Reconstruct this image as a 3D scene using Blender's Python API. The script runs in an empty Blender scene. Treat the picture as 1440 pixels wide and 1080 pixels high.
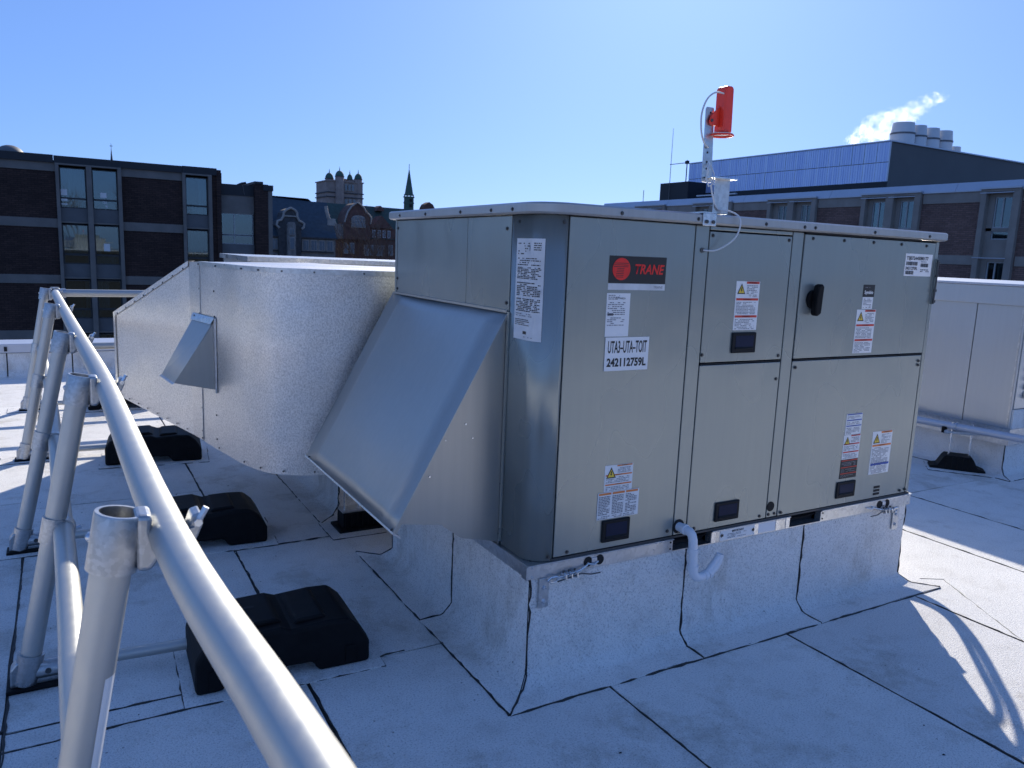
import bpy, bmesh, math, random
from mathutils import Vector, Matrix
random.seed(7)
S = bpy.context.scene
R = math.radians
# ---------------------------------------------------------------- camera
yaw, pitch, roll, FPX = 0.5256, 0.1656, 0.0402, 1096.5
CAM = Vector((-1.4256, -2.2770, 1.1704))
fwd = Vector((math.sin(yaw)*math.cos(pitch), math.cos(yaw)*math.cos(pitch), -math.sin(pitch)))
rt0 = Vector((math.cos(yaw), -math.sin(yaw), 0)); up0 = rt0.cross(fwd)
rt = rt0*math.cos(roll)+up0*math.sin(roll); up = -rt0*math.sin(roll)+up0*math.cos(roll)
cd = bpy.data.cameras.new('camera'); cam = bpy.data.objects.new('camera', cd)
S.collection.objects.link(cam); S.camera = cam
m = Matrix((rt, up, -fwd)).transposed().to_4x4(); m.translation = CAM
cam.matrix_world = m
cd.sensor_width = 36; cd.lens = FPX/1440*36; cd.clip_start = .05; cd.clip_end = 3000
cd.dof.use_dof = True; cd.dof.focus_distance = 3.6; cd.dof.aperture_fstop = 10
# ---------------------------------------------------------------- sky, sun, exposure
SUN_AZ, SUN_EL = R(40.5), R(28)
w = bpy.data.worlds.new('World'); S.world = w; w.use_nodes = True
nt = w.node_tree; bg = nt.nodes['Background']
sky = nt.nodes.new('ShaderNodeTexSky'); sky.sky_type = 'NISHITA'; sky.sun_disc = False
sky.sun_elevation = SUN_EL; sky.sun_rotation = SUN_AZ
sky.altitude = 100; sky.air_density = 0.8; sky.dust_density = 0.6; sky.ozone_density = 8
wb = nt.nodes.new('ShaderNodeMixRGB'); wb.blend_type = 'MULTIPLY'; wb.inputs[0].default_value = 1   # camera white balance
gm = nt.nodes.new('ShaderNodeGamma'); gm.inputs[1].default_value = .52      # phone camera's gentle tone curve, all directions alike
wb.inputs[2].default_value = (.86, 1.19, 1.88, 1); nt.links.new(sky.outputs[0], gm.inputs[0]); nt.links.new(gm.outputs[0], wb.inputs[1])
nt.links.new(wb.outputs[0], bg.inputs[0]); bg.inputs[1].default_value = 0.12
sd = bpy.data.lights.new('sun', 'SUN'); sd.energy = 4.0; sd.angle = R(.53); sd.color = (1, .93, .80)
so = bpy.data.objects.new('sun', sd); S.collection.objects.link(so)
sv = Vector((math.sin(SUN_AZ)*math.cos(SUN_EL), math.cos(SUN_AZ)*math.cos(SUN_EL), math.sin(SUN_EL)))
so.rotation_euler = sv.to_track_quat('Z', 'Y').to_euler()
so.location = (0, 0, 30)
S.view_settings.view_transform = 'Standard'; S.view_settings.look = 'None'
S.view_settings.exposure = 0.68; S.view_settings.gamma = 1; S.view_settings.use_curve_mapping = False
S.render.engine = 'CYCLES'; S.cycles.volume_bounces = 3

# ---------------------------------------------------------------- materials
def nodes(name):
    m = bpy.data.materials.new(name); m.use_nodes = True
    t = m.node_tree; return m, t, t.nodes['Principled BSDF'], t.nodes, t.links
def N(t, kind, **kw):
    n = t.nodes.new('ShaderNode'+kind)
    for k, v in kw.items():
        if k.startswith('i_'): n.inputs[k[2:].replace('_', ' ')].default_value = v
        else: setattr(n, k, v)
    return n
def coords(t, scale=(1, 1, 1), rand=False):
    g = N(t, 'NewGeometry'); mp = N(t, 'Mapping'); t.links.new(g.outputs['Position'], mp.inputs['Vector'])
    mp.inputs['Scale'].default_value = scale; return mp.outputs[0]
def ramp(t, fac, stops):
    r = N(t, 'ValToRGB'); t.links.new(fac, r.inputs[0]); e = r.color_ramp.elements
    e[0].position, e[0].color = stops[0][0], (*stops[0][1], 1)
    e[1].position, e[1].color = stops[-1][0], (*stops[-1][1], 1)
    for p, c in stops[1:-1]:
        x = e.new(p); x.color = (*c, 1)
    return r.outputs[0]
def mix(t, fac, a, b, mode='MIX'):
    n = N(t, 'MixRGB', blend_type=mode)
    for i, v in enumerate((fac, a, b)):
        if isinstance(v, (int, float)): n.inputs[i].default_value = v
        elif isinstance(v, tuple): n.inputs[i].default_value = (*v, 1)
        else: t.links.new(v, n.inputs[i])
    return n.outputs[0]
def bump(t, bs, h, strength=.3, dist=.002):
    b = N(t, 'Bump'); b.inputs['Strength'].default_value = strength; b.inputs['Distance'].default_value = dist
    t.links.new(h, b.inputs['Height']); t.links.new(b.outputs[0], bs.inputs['Normal']); return b
def noise(t, vec, scale, detail=4, rough=.5):
    n = N(t, 'TexNoise'); n.inputs['Scale'].default_value = scale; n.inputs['Detail'].default_value = detail
    n.inputs['Roughness'].default_value = rough; t.links.new(vec, n.inputs['Vector']); return n.outputs[0]
def simple(name, col, rough=.6, metal=0, var=.12, vscale=8, bmp=0, bscale=200, vec=(1, 1, 1)):
    m, t, b, _, L = nodes(name); c = coords(t, vec)
    n = noise(t, c, vscale, 5, .6)
    L.new(ramp(t, n, [(.3, tuple(x*(1-var) for x in col)), (.7, tuple(min(1, x*(1+var)) for x in col))]), b.inputs['Base Color'])
    b.inputs['Roughness'].default_value = rough; b.inputs['Metallic'].default_value = metal
    if bmp: bump(t, b, noise(t, c, bscale, 3), bmp, .001)
    return m
M = {}
def mat_membrane(name, base, tint=0):
    m, t, b, _, L = nodes(name); c = coords(t)
    big = noise(t, c, 1.1, 5, .6); mid = noise(t, c, 9, 6, .65); gr = noise(t, c, 150, 4, .75)
    v = N(t, 'TexVoronoi'); v.inputs['Scale'].default_value = 230; L.new(c, v.inputs['Vector'])
    col = ramp(t, big, [(.28, tuple(x*.92 for x in base)), (.72, tuple(min(1, x*1.08) for x in base))])
    col = mix(t, 1, col, ramp(t, mid, [(.25, (.88, .87, .86)), (.5, (1, 1, 1))]), 'MULTIPLY')
    col = mix(t, 1, col, ramp(t, gr, [(.34, (.58, .58, .59)), (.47, (1, 1, 1)), (.7, (1.12, 1.12, 1.12))]), 'MULTIPLY')
    sp = noise(t, c, 60, 2, .5)          # stray dark grains
    v2 = N(t, 'TexVoronoi'); v2.inputs['Scale'].default_value = 22; L.new(c, v2.inputs['Vector'])
    spot = ramp(t, v2.outputs['Distance'], [(.0, (.35, .34, .33)), (.07, (.45, .44, .43)), (.1, (1, 1, 1))])
    keep = ramp(t, noise(t, c, 3.3, 3), [(.56, (0, 0, 0)), (.64, (1, 1, 1))])
    col = mix(t, keep, col, mix(t, 1, col, spot, 'MULTIPLY'))
    st = noise(t, coords(t, (1, 1, .4)), 2.3, 6, .75)
    col = mix(t, 1, col, ramp(t, st, [(.36, (.80, .78, .75)), (.47, (1, 1, 1))]), 'MULTIPLY')
    oi = N(t, 'ObjectInfo'); rr = ramp(t, oi.outputs['Random'], [(0, (.93, .93, .94)), (1, (1.03, 1.03, 1.03))])
    col = mix(t, 1, col, rr, 'MULTIPLY')
    L.new(col, b.inputs['Base Color']); b.inputs['Roughness'].default_value = .93
    b.inputs['Specular IOR Level'].default_value = .25
    a = N(t, 'Math', operation='ADD'); L.new(gr, a.inputs[0]); L.new(v.outputs['Distance'], a.inputs[1])
    bump(t, b, a.outputs[0], .8, .004)
    return m
M['membrane'] = mat_membrane('white_granule_membrane', (.83, .81, .78))
M['flashing'] = mat_membrane('white_granule_flashing', (.85, .83, .80))
M['bitumen'] = simple('bitumen_black', (.018, .017, .017), .55, 0, .4, 30, .5, 90)
def mat_paint(name, col, metal, rough, streak=.05, wob=.12):
    m, t, b, _, L = nodes(name); c = coords(t, (14, 14, .7)); c2 = coords(t, (1.5, 1.5, 1.1))
    n = noise(t, c, 3, 4, .6); d = noise(t, coords(t, (1, 1, .5)), 2.5, 2, .5)
    cc = ramp(t, n, [(.3, tuple(x*(1-streak) for x in col)), (.7, tuple(x*(1+streak) for x in col))])
    L.new(cc, b.inputs['Base Color']); b.inputs['Metallic'].default_value = metal
    L.new(ramp(t, d, [(.3, (rough*.92,)*3), (.75, (rough*1.15,)*3)]), b.inputs['Roughness'])
    bump(t, b, noise(t, c2, 2.2, 2, .4), wob, .03)
    return m
M['cabinet'] = mat_paint('grey_cabinet_paint', (.30, .325, .31), .5, .27, .022, .25)
M['cap'] = mat_paint('roof_cap_paint', (.42, .41, .40), .5, .3)
M['hoodpaint'] = mat_paint('hood_galvanised', (.40, .40, .38), .7, .34, .03, .10)
def mat_galv(name, col=(.62, .63, .64), rough=.32, spang=70):
    m, t, b, _, L = nodes(name); c = coords(t)
    v = N(t, 'TexVoronoi'); v.inputs['Scale'].default_value = spang; L.new(c, v.inputs['Vector'])
    bw = N(t, 'RGBToBW'); L.new(v.outputs['Color'], bw.inputs[0])
    L.new(ramp(t, bw.outputs[0], [(0, tuple(x*.8 for x in col)), (1, tuple(x*1.08 for x in col))]), b.inputs['Base Color'])
    L.new(ramp(t, noise(t, c, 12, 4), [(.3, (rough*.8,)*3), (.7, (rough*1.35,)*3)]), b.inputs['Roughness'])
    b.inputs['Metallic'].default_value = .92
    bump(t, b, noise(t, c, 4, 2), .08, .02)
    return m
M['galv'] = mat_galv('galvanised_steel')
M['galvlight'] = mat_paint('pale_galvanised_panel', (.50, .52, .54), .7, .36, .02, .2)
M['cast'] = mat_galv('cast_galvanised_fitting', (.48, .49, .50), .34, 120)
def mat_stucco():
    m, t, b, _, L = nodes('stucco_embossed_aluminium'); c = coords(t)
    mp = N(t, 'Mapping'); L.new(c, mp.inputs[0]); mp.inputs['Scale'].default_value = (1, 1, .75)
    n = noise(t, mp.outputs[0], 150, 3, .6); n2 = noise(t, c, 1.6, 3)
    L.new(ramp(t, n, [(.34, (.50, .49, .48)), (.62, (.78, .76, .74))]), b.inputs['Base Color'])
    b.inputs['Metallic'].default_value = .95
    L.new(ramp(t, n2, [(.3, (.34,)*3), (.7, (.46,)*3)]), b.inputs['Roughness'])
    b1 = N(t, 'Bump'); b1.inputs['Strength'].default_value = .35; b1.inputs['Distance'].default_value = .04; L.new(noise(t, c, 2.6, 2, .4), b1.inputs['Height'])
    b2 = bump(t, b, n, .55, .003); L.new(b1.outputs[0], b2.inputs['Normal'])
    return m
M['stucco'] = mat_stucco()
def mat_tube():
    m, t, b, _, L = nodes('aluminium_tube'); c = coords(t)
    b.inputs['Base Color'].default_value = (.50, .50, .48, 1); b.inputs['Metallic'].default_value = .8
    L.new(ramp(t, noise(t, c, 30, 5, .7), [(.3, (.42,)*3), (.7, (.54,)*3)]), b.inputs['Roughness'])
    bump(t, b, noise(t, c, 160, 2), .06, .001); return m
M['tube'] = mat_tube()
M['rubber'] = simple('black_moulded_plastic', (.008, .008, .009), .6, 0, .35, 12, .25, 300)
M['rubber'].node_tree.nodes['Principled BSDF'].inputs['Specular IOR Level'].default_value = .15
M['dark'] = simple('dark_gap', (.01, .01, .012), .8)
M['latch'] = simple('dark_latch_plastic', (.014, .015, .017), .55)
M['latchglass'] = simple('latch_inner_navy', (.012, .018, .045), .5)
for k_ in ('latch', 'latchglass'): M[k_].node_tree.nodes['Principled BSDF'].inputs['Specular IOR Level'].default_value = .15
M['pvc'] = simple('white_pvc', (.72, .74, .78), .35, 0, .03)
M['paper'] = simple('white_sticker', (.78, .78, .78), .45, 0, .02)
M['paperw'] = simple('weathered_sticker', (.62, .63, .64), .5, 0, .12, 14)
M['ink'] = simple('black_ink', (.015, .015, .017), .5)
M['inkgrey'] = simple('grey_ink', (.22, .22, .24), .6)
M['orange'] = simple('orange_ink', (.75, .22, .05), .5)
M['redink'] = simple('red_ink', (.62, .05, .03), .5)
M['yellow'] = simple('yellow_ink', (.8, .55, .05), .5)
M['blueink'] = simple('blue_ink', (.03, .08, .35), .5)
M['logored'] = simple('logo_red', (.75, .02, .015), .4)
M['screw'] = simple('dark_screw', (.10, .10, .10), .4, .7)
M['zinc'] = mat_galv('zinc_hardware', (.7, .72, .75), .25, 60)
M['redplastic'] = simple('red_plastic', (.85, .05, .025), .35, 0, .05)
M['cable'] = simple('white_cable', (.6, .62, .64), .5)
M['stack'] = simple('pale_stack_metal', (.62, .62, .62), .5, .2, .06, 1)
M['asphalt'] = simple('asphalt_ground', (.05, .05, .05), .9, 0, .3, .05)
# far materials
def mat_brick(name, c1, c2, mortar, axis='x'):
    m, t, b, _, L = nodes(name); g = N(t, 'NewGeometry'); s = N(t, 'SeparateXYZ'); cb = N(t, 'CombineXYZ')
    L.new(g.outputs['Position'], s.inputs[0]); L.new(s.outputs['X' if axis == 'x' else 'Y'], cb.inputs[0]); L.new(s.outputs['Z'], cb.inputs[1])
    bt = N(t, 'TexBrick'); L.new(cb.outputs[0], bt.inputs['Vector']); bt.inputs['Scale'].default_value = 1
    bt.inputs['Brick Width'].default_value = .30; bt.inputs['Row Height'].default_value = .1; bt.inputs['Mortar Size'].default_value = .012
    bt.inputs['Color1'].default_value = (*c1, 1); bt.inputs['Color2'].default_value = (*c2, 1); bt.inputs['Mortar'].default_value = (*mortar, 1)
    n = noise(t, coords(t), .6, 5, .6)
    L.new(mix(t, 1, bt.outputs['Color'], ramp(t, n, [(.3, (.75, .75, .78)), (.7, (1.15, 1.1, 1.1))]), 'MULTIPLY'), b.inputs['Base Color'])
    b.inputs['Roughness'].default_value = .95; b.inputs['Specular IOR Level'].default_value = .1
    bump(t, b, bt.outputs['Fac'], .5, -.01); return m
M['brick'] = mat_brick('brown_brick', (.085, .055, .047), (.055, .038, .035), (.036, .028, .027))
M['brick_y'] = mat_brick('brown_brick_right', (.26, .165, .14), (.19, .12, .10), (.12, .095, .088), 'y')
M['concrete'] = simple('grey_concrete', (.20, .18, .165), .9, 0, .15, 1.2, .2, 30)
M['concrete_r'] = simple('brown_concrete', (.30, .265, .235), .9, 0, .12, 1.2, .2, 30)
M['fascia'] = simple('dark_metal_fascia', (.018, .021, .028), .6, 0, .1, 2)
M['spandrel'] = simple('grey_spandrel', (.13, .13, .135), .6, 0, .12, 2)
M['frame'] = simple('dark_window_frame', (.04, .045, .05), .5)
M['wframe'] = simple('pale_window_frame', (.42, .44, .45), .5)
M['room'] = simple('dark_room', (.03, .032, .035), .9)
M['curtain'] = simple('grey_green_curtain', (.22, .27, .27), .9, 0, .15, 3, 0, 1, (6, 1, .4))
M['curtain2'] = simple('pale_curtain', (.30, .34, .37), .9, 0, .1, 3, 0, 1, (8, 8, .3))
M['coping'] = simple('pale_metal_coping', (.50, .53, .60), .35, .3, .05, 1)
M['clad_dark'] = simple('dark_grey_render', (.14, .14, .14), .9, 0, .06, .4)
def mat_clad():
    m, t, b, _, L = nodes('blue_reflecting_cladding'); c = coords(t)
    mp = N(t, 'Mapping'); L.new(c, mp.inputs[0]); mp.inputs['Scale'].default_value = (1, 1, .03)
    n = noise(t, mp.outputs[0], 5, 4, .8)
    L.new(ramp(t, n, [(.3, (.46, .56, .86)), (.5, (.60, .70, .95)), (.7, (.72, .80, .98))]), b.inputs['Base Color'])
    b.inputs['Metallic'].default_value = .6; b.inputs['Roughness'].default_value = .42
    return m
M['clad'] = mat_clad()
M['slate'] = simple('blue_slate', (.035, .055, .075), .8, 0, .2, 2.5, .3, 8)
M['slate_g'] = simple('green_slate', (.035, .065, .055), .8, 0, .25, 2, .3, 8)
M['stone'] = simple('grey_rubble_stone', (.21, .20, .195), .95, 0, .3, 3, .4, 6)
M['stonedark'] = simple('dark_stone', (.07, .07, .075), .95, 0, .3, 3)
M['stonelight'] = simple('pale_dressed_stone', (.33, .31, .29), .95, 0, .2, 2)
M['redbrick'] = simple('old_red_brick', (.115, .062, .052), .95, 0, .35, 1.2, .3, 10)
M['towerstone'] = simple('pink_tower_stone', (.30, .24, .215), .95, 0, .22, .8, .3, 3)
M['copper'] = simple('green_copper', (.06, .12, .095), .8, 0, .25, .8)
M['glassfar'] = simple('far_window_glass', (.16, .19, .22), .15)
M['bark'] = simple('bare_bark', (.12, .085, .065), .95, 0, .25, 4)
def mat_glass():
    m = bpy.data.materials.new('window_glass'); m.use_nodes = True; t = m.node_tree
    for n in list(t.nodes): t.nodes.remove(n)
    o = t.nodes.new('ShaderNodeOutputMaterial'); tr = t.nodes.new('ShaderNodeBsdfTransparent'); gl = t.nodes.new('ShaderNodeBsdfGlossy')
    gl.inputs['Roughness'].default_value = .02; tr.inputs[0].default_value = (.55, .66, .68, 1)
    gl.inputs[0].default_value = (.8, .9, .95, 1)
    f = t.nodes.new('ShaderNodeFresnel'); f.inputs[0].default_value = 1.6
    a = t.nodes.new('ShaderNodeMath'); a.operation = 'ADD'; a.inputs[1].default_value = .07; t.links.new(f.outputs[0], a.inputs[0])
    x = t.nodes.new('ShaderNodeMixShader'); t.links.new(a.outputs[0], x.inputs[0]); t.links.new(tr.outputs[0], x.inputs[1]); t.links.new(gl.outputs[0], x.inputs[2])
    t.links.new(x.outputs[0], o.inputs[0]); return m
M['glass'] = mat_glass()

# ---------------------------------------------------------------- mesh helpers
COL = S.collection
class B:
    """collects shapes, then links them as one mesh object (world coordinates)"""
    def __init__(s): s.v = []; s.f = []
    def add(s, vs, fs):
        k = len(s.v); s.v += [tuple(v) for v in vs]; s.f += [tuple(i+k for i in f) for f in fs]; return s
    def box(s, x0, x1, y0, y1, z0, z1):
        return s.add([(x, y, z) for z in (z0, z1) for y in (y0, y1) for x in (x0, x1)],
                     [(0, 2, 3, 1), (4, 5, 7, 6), (0, 1, 5, 4), (2, 6, 7, 3), (0, 4, 6, 2), (1, 3, 7, 5)])
    def prism(s, pts, axis, a, b):
        """polygon pts (2D) extruded along axis between a and b"""
        def P(p, t): return {'y': (p[0], t, p[1]), 'x': (t, p[0], p[1]), 'z': (p[0], p[1], t)}[axis]
        n = len(pts); vs = [P(p, a) for p in pts]+[P(p, b) for p in pts]
        return s.add(vs, [tuple(range(n))[::-1], tuple(range(n, 2*n))]+[(i, (i+1) % n, n+(i+1) % n, n+i) for i in range(n)])
    def tube(s, path, r, seg=12, cap=True, r_in=None, closed=False):
        path = [Vector(p) for p in path]; n = len(path); rs = r if isinstance(r, (list, tuple)) else [r]*n
        rings = []; side = None
        for i, p in enumerate(path):
            if closed: d = (path[(i+1) % n]-path[i-1]).normalized()
            else: d = (path[min(i+1, n-1)]-path[max(i-1, 0)]).normalized()
            if side is None: side = d.orthogonal().normalized()
            side = (side-d*side.dot(d)).normalized(); u = d.cross(side)
            rings.append([p+(side*math.cos(2*math.pi*k/seg)+u*math.sin(2*math.pi*k/seg))*rs[i] for k in range(seg)])
        vs = [v for rg in rings for v in rg]; fs = []
        for i in range(n if closed else n-1):
            j = (i+1) % n
            for k in range(seg): fs.append((i*seg+k, i*seg+(k+1) % seg, j*seg+(k+1) % seg, j*seg+k))
        if cap and not closed and r_in is None: fs += [tuple(range(seg))[::-1], tuple(range((n-1)*seg, n*seg))]
        s.add(vs, fs)
        if r_in is not None:
            d0 = (path[1]-path[0]).normalized(); d1 = (path[-1]-path[-2]).normalized()
            def ring2(c, d, ro, side):
                u = d.cross(side); return [c+(side*math.cos(2*math.pi*k/seg)+u*math.sin(2*math.pi*k/seg))*ro for k in range(seg)]
            k0 = len(s.v); sd = (rings[0][0]-path[0]).normalized(); se = (rings[-1][0]-path[-1]).normalized()
            s.v += [tuple(v) for v in rings[0]+ring2(path[0], d0, r_in, sd)+rings[-1]+ring2(path[-1], d1, r_in, se)]
            for k in range(seg):
                k2 = (k+1) % seg
                s.f += [(k0+k, k0+seg+k, k0+seg+k2, k0+k2), (k0+2*seg+k, k0+2*seg+k2, k0+3*seg+k2, k0+3*seg+k), (k0+seg+k, k0+3*seg+k, k0+3*seg+k2, k0+seg+k2)]
        return s
    def cyl(s, p, d, r, h, seg=16, r2=None):
        d = Vector(d).normalized(); p = Vector(p); return s.tube([p, p+d*h], [r, r if r2 is None else r2], seg)
    def dome(s, c, r, h, seg=12, rings=5):
        c = Vector(c); pts = []
        for i in range(rings+1):
            a = math.pi/2*i/rings; pts.append((max(r*math.cos(a), .0005), h*math.sin(a)))
        k = len(s.v)
        for rr, z in pts:
            for q in range(seg): s.v.append((c.x+rr*math.cos(2*math.pi*q/seg), c.y+rr*math.sin(2*math.pi*q/seg), c.z+z))
        for i in range(rings):
            for q in range(seg): s.f.append((k+i*seg+q, k+i*seg+(q+1) % seg, k+(i+1)*seg+(q+1) % seg, k+(i+1)*seg+q))
        return s
    def build(s, name, mat, parent=None, smooth=False, bevel=0, seg=2, angle=30):
        me = bpy.data.meshes.new(name); me.from_pydata(s.v, [], s.f); me.validate()
        bm = bmesh.new(); bm.from_mesh(me); bmesh.ops.recalc_face_normals(bm, faces=bm.faces)
        if smooth:
            for f in bm.faces: f.smooth = True
            for e in bm.edges:
                if len(e.link_faces) == 2 and e.calc_face_angle(0) > R(35): e.smooth = False
        bm.to_mesh(me); bm.free()
        me.materials.append(M[mat] if isinstance(mat, str) else mat)
        o = bpy.data.objects.new(name, me); COL.objects.link(o)
        if parent is not None: attach(o, parent)
        if bevel:
            b = o.modifiers.new('bevel', 'BEVEL'); b.width = bevel; b.segments = seg; b.limit_method = 'ANGLE'; b.angle_limit = R(angle)
        return o
def world_off(p):
    v = Vector((0, 0, 0))
    while p is not None: v += p.location; p = p.parent
    return v
def attach(o, parent):
    o.parent = parent; o.location = o.location-world_off(parent)
def root(name, label, cat, loc, group=None):
    o = bpy.data.objects.new(name, None); COL.objects.link(o); o.location = loc; o.empty_display_size = .1
    o['label'] = label; o['category'] = cat
    if group: o['group'] = group
    return o
def tag(o, label, cat, group=None):
    o['label'] = label; o['category'] = cat
    if group: o['group'] = group
    return o
def struct(o): o['kind'] = 'structure'; return o
def copy_tree(o, parent=None):
    c = o.copy(); COL.objects.link(c)
    if parent is not None: c.parent = parent
    for ch in list(o.children): copy_tree(ch, c)
    return c
def inst(me_obj, name, loc, parent, rot=None):
    """a repeat sharing mesh data; me_obj mesh is about its own origin"""
    o = bpy.data.objects.new(name, me_obj.data if hasattr(me_obj, 'data') else me_obj); COL.objects.link(o)
    o.location = Vector(loc)
    if rot: o.rotation_euler = rot
    attach(o, parent); return o
def mesh_only(b, name, mat, smooth=False):
    o = b.build(name, mat, None, smooth); me = o.data; bpy.data.objects.remove(o); return me
def lerp(a, b, t): return a+(b-a)*t
def pix(x, y, X=None, Y=None, Z=None):   # surveyed sight line met with a plane of the site
    d = fwd+rt*((x-720)/FPX)+up*((540-y)/FPX)
    if X is not None: k = (X-CAM.x)/d.x
    elif Y is not None: k = (Y-CAM.y)/d.y
    else: k = (Z-CAM.z)/d.z
    return CAM+d*k

def catmull(p, n=5):
    out = []
    for i in range(len(p)-1):
        p0 = p[max(i-1, 0)]; p1 = p[i]; p2 = p[i+1]; p3 = p[min(i+2, len(p)-1)]
        for k in range(n):
            t = k/n
            out.append(tuple(.5*((2*p1[a])+(-p0[a]+p2[a])*t+(2*p0[a]-5*p1[a]+4*p2[a]-p3[a])*t*t+(-p0[a]+3*p1[a]-3*p2[a]+p3[a])*t**3) for a in range(len(p1))))
    out.append(tuple(p[-1])); return out

GZ = -.42      # top of the roof membrane
# ================================================================ GROUND AND ROOF
struct(B().add([(-900, -900, -12), (900, -900, -12), (900, 900, -12), (-900, 900, -12)], [(0, 1, 2, 3)]).build('ground', 'asphalt'))
host = root('host_building', 'the building under the flat white roof where the unit stands', 'building', (0, 0, -12))
hb = B().box(-11.9, 13.9, -8.9, 8.2, -12, GZ-.04).build('outer_wall', 'fascia', host)
roof = B().box(-12, 14, -9, 8.3, GZ-.034, GZ-.006).build('roof', 'bitumen'); struct(roof)
# membrane sheets
def sheet(x0, x1, y0, y1, z=GZ, th=.0045, jit=.0035, name='membrane_sheet', mat='membrane', parent=roof, g=.0045):
    def edge(a, b, n):
        return [(lerp(a[0], b[0], i/n)+random.uniform(-jit, jit), lerp(a[1], b[1], i/n)+random.uniform(-jit, jit)) for i in range(n)]
    x0 += g; x1 -= g; y0 += g; y1 -= g
    nx = max(2, int((x1-x0)/.12)); ny = max(2, min(16, int((y1-y0)/.15)))
    pts = edge((x0, y0), (x1, y0), nx)+edge((x1, y0), (x1, y1), ny)+edge((x1, y1), (x0, y1), nx)+edge((x0, y1), (x0, y0), ny)
    return B().prism(pts, 'z', z-th, z).build(name, mat, parent)
seams = [-12]+[-1.66-.95*k for k in range(10, 0, -1)]+[-1.66, -.71, .29, 1.25, 2.16, 3.02, 3.76]+[4.7+.95*k for k in range(10)]+[14]
laps = {-1.66: [.49, 3.0], -.71: [.44, 5.2], .29: [1.9, 4.6], 1.24: [-2.4, 5.0], 2.19: [-3.4, 3.6], 3.14: [1.2]}
for i in range(len(seams)-1):
    a, b = seams[i], seams[i+1]
    ys = [-9]; y = -9
    if round(a, 2) == -1.66: ys += [-5.2, -2.2, .385, .49, 2.9, 5.7]
    elif round(a, 2) == -.71: ys += [-6, -1.9, .43, 1.78, 5.2]
    elif round(a, 2) in (.29, 1.25): ys += [-6.2, -3.4, 1.9, 4.8]
    elif round(a, 2) == 2.16: ys += [-5, -3.2, 2.4, 5.5]
    elif round(a, 2) == -2.61: ys += [-4.5, .5, 3.05, 6.2]
    else:
        while True:
            y += random.uniform(2.2, 4.2)
            if y > 7.4: break
            ys.append(y)
    ys.append(8.1)
    for j in range(len(ys)-1): sheet(a, b, ys[j], ys[j+1])
# bitumen bleed-out beads along the near seams (irregular)
def bead(pts, r=.004, name='bitumen_bead', parent=roof, z=None):
    path = []
    for i in range(len(pts)-1):
        a, b = Vector(pts[i]), Vector(pts[i+1]); n = max(2, int((b-a).length/.035))
        for k in range(n):
            p = a.lerp(b, k/n); p += Vector((random.uniform(-.003, .003), random.uniform(-.003, .003), 0)); path.append(p)
    path.append(Vector(pts[-1]))
    rs = [r*random.choice((.5, .7, .8, 1, 1.1, 1.5)) for _ in path]
    return B().tube(path, rs, 5).build(name, 'bitumen', parent)
zz = GZ-.0005
for x, y0, y1 in ((-1.66, -2, 3), (-.71, -1.4, 4), (.29, -2, -.14), (1.25, -2.2, -.14), (2.16, -1.5, -.15), (3.02, -1, 3)):
    bead([(x, y0, zz), (x+.006, (y0+y1)/2, zz), (x, y1, zz)], .0038)
for x0, x1, y in ((-1.66, -.71, .485), (-1.66, -.71, .38), (-.71, -.3, .43), (-.71, -.2, 1.78), (-2.6, -1.66, .5)):
    bead([(x0, y, zz), (x1, y+.01, zz)], .004)
bead([(2.30, .03, zz), (2.5, -.08, zz), (2.30, -.42, zz), (2.16, -.66, zz)], .0026)
bead([(3.76, 3, zz), (3.76, -.6, zz)], .004)
db = B(); rd = random.Random(5)
for _ in range(170):
    x, y = rd.uniform(-2.6, 3.6), rd.uniform(-1.9, 6)
    if -.2 < x < 2.4 and -.2 < y < 1.5: continue
    r_ = rd.choice((.003, .004, .006, .008)); a = rd.uniform(0, 6)
    db.add([(x+r_*math.cos(a+q*1.6), y+r_*rd.uniform(.4, 1)*math.sin(a+q*1.6), GZ+.0006) for q in range(4)]+[(x, y, GZ+.004)], [(0, 1, 4), (1, 2, 4), (2, 3, 4), (3, 0, 4)])
o = db.build('roof_debris', 'bitumen', None); tag(o, 'tiny dark crumbs of bitumen scattered over the white roof', 'debris'); o['kind'] = 'stuff'
# far parapet: membrane face, lap seams, metal cap
for i, (a, b) in enumerate([(-12, -8.6), (-8.6, -5.2), (-5.2, -1.93), (-1.93, -1.27), (-1.27, 1.6), (1.6, 5), (5, 9), (9, 14)]):
    pass
par = root('parapet_wall', 'low white parapet along the far edge of the roof below the brown brick building', 'parapet', (-1.5, 8.1, GZ))
B().box(-12, 14, 8.06, 8.3, GZ, -.155).build('parapet_core', 'bitumen', par)
px_ = [-12, -8.8, -5.6, -2.0, -1.36, 1.9, 5.2, 8.6, 14]
for a, b in zip(px_, px_[1:]):
    B().prism([(8.046, -.158), (8.046, GZ+.07), (7.98, GZ+.006), (7.90, GZ+.004), (7.90, GZ), (8.058, GZ), (8.058, -.158)], 'x', a+.007, b-.007).build('flashing_sheet', 'flashing', par)
for a, b in zip([-12, -6, 0, 6], [-6, 0, 6, 14]):
    B().prism([(8.02, -.15), (8.02, -.05), (8.34, -.035), (8.34, -.15)], 'x', a+.003, b-.003).build('metal_cap', 'coping', par, bevel=.006)
B().box(-2.02, -1.99, 8.0, 8.02, -.13, -.08).build('repair_patch', 'dark', par)
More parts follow.
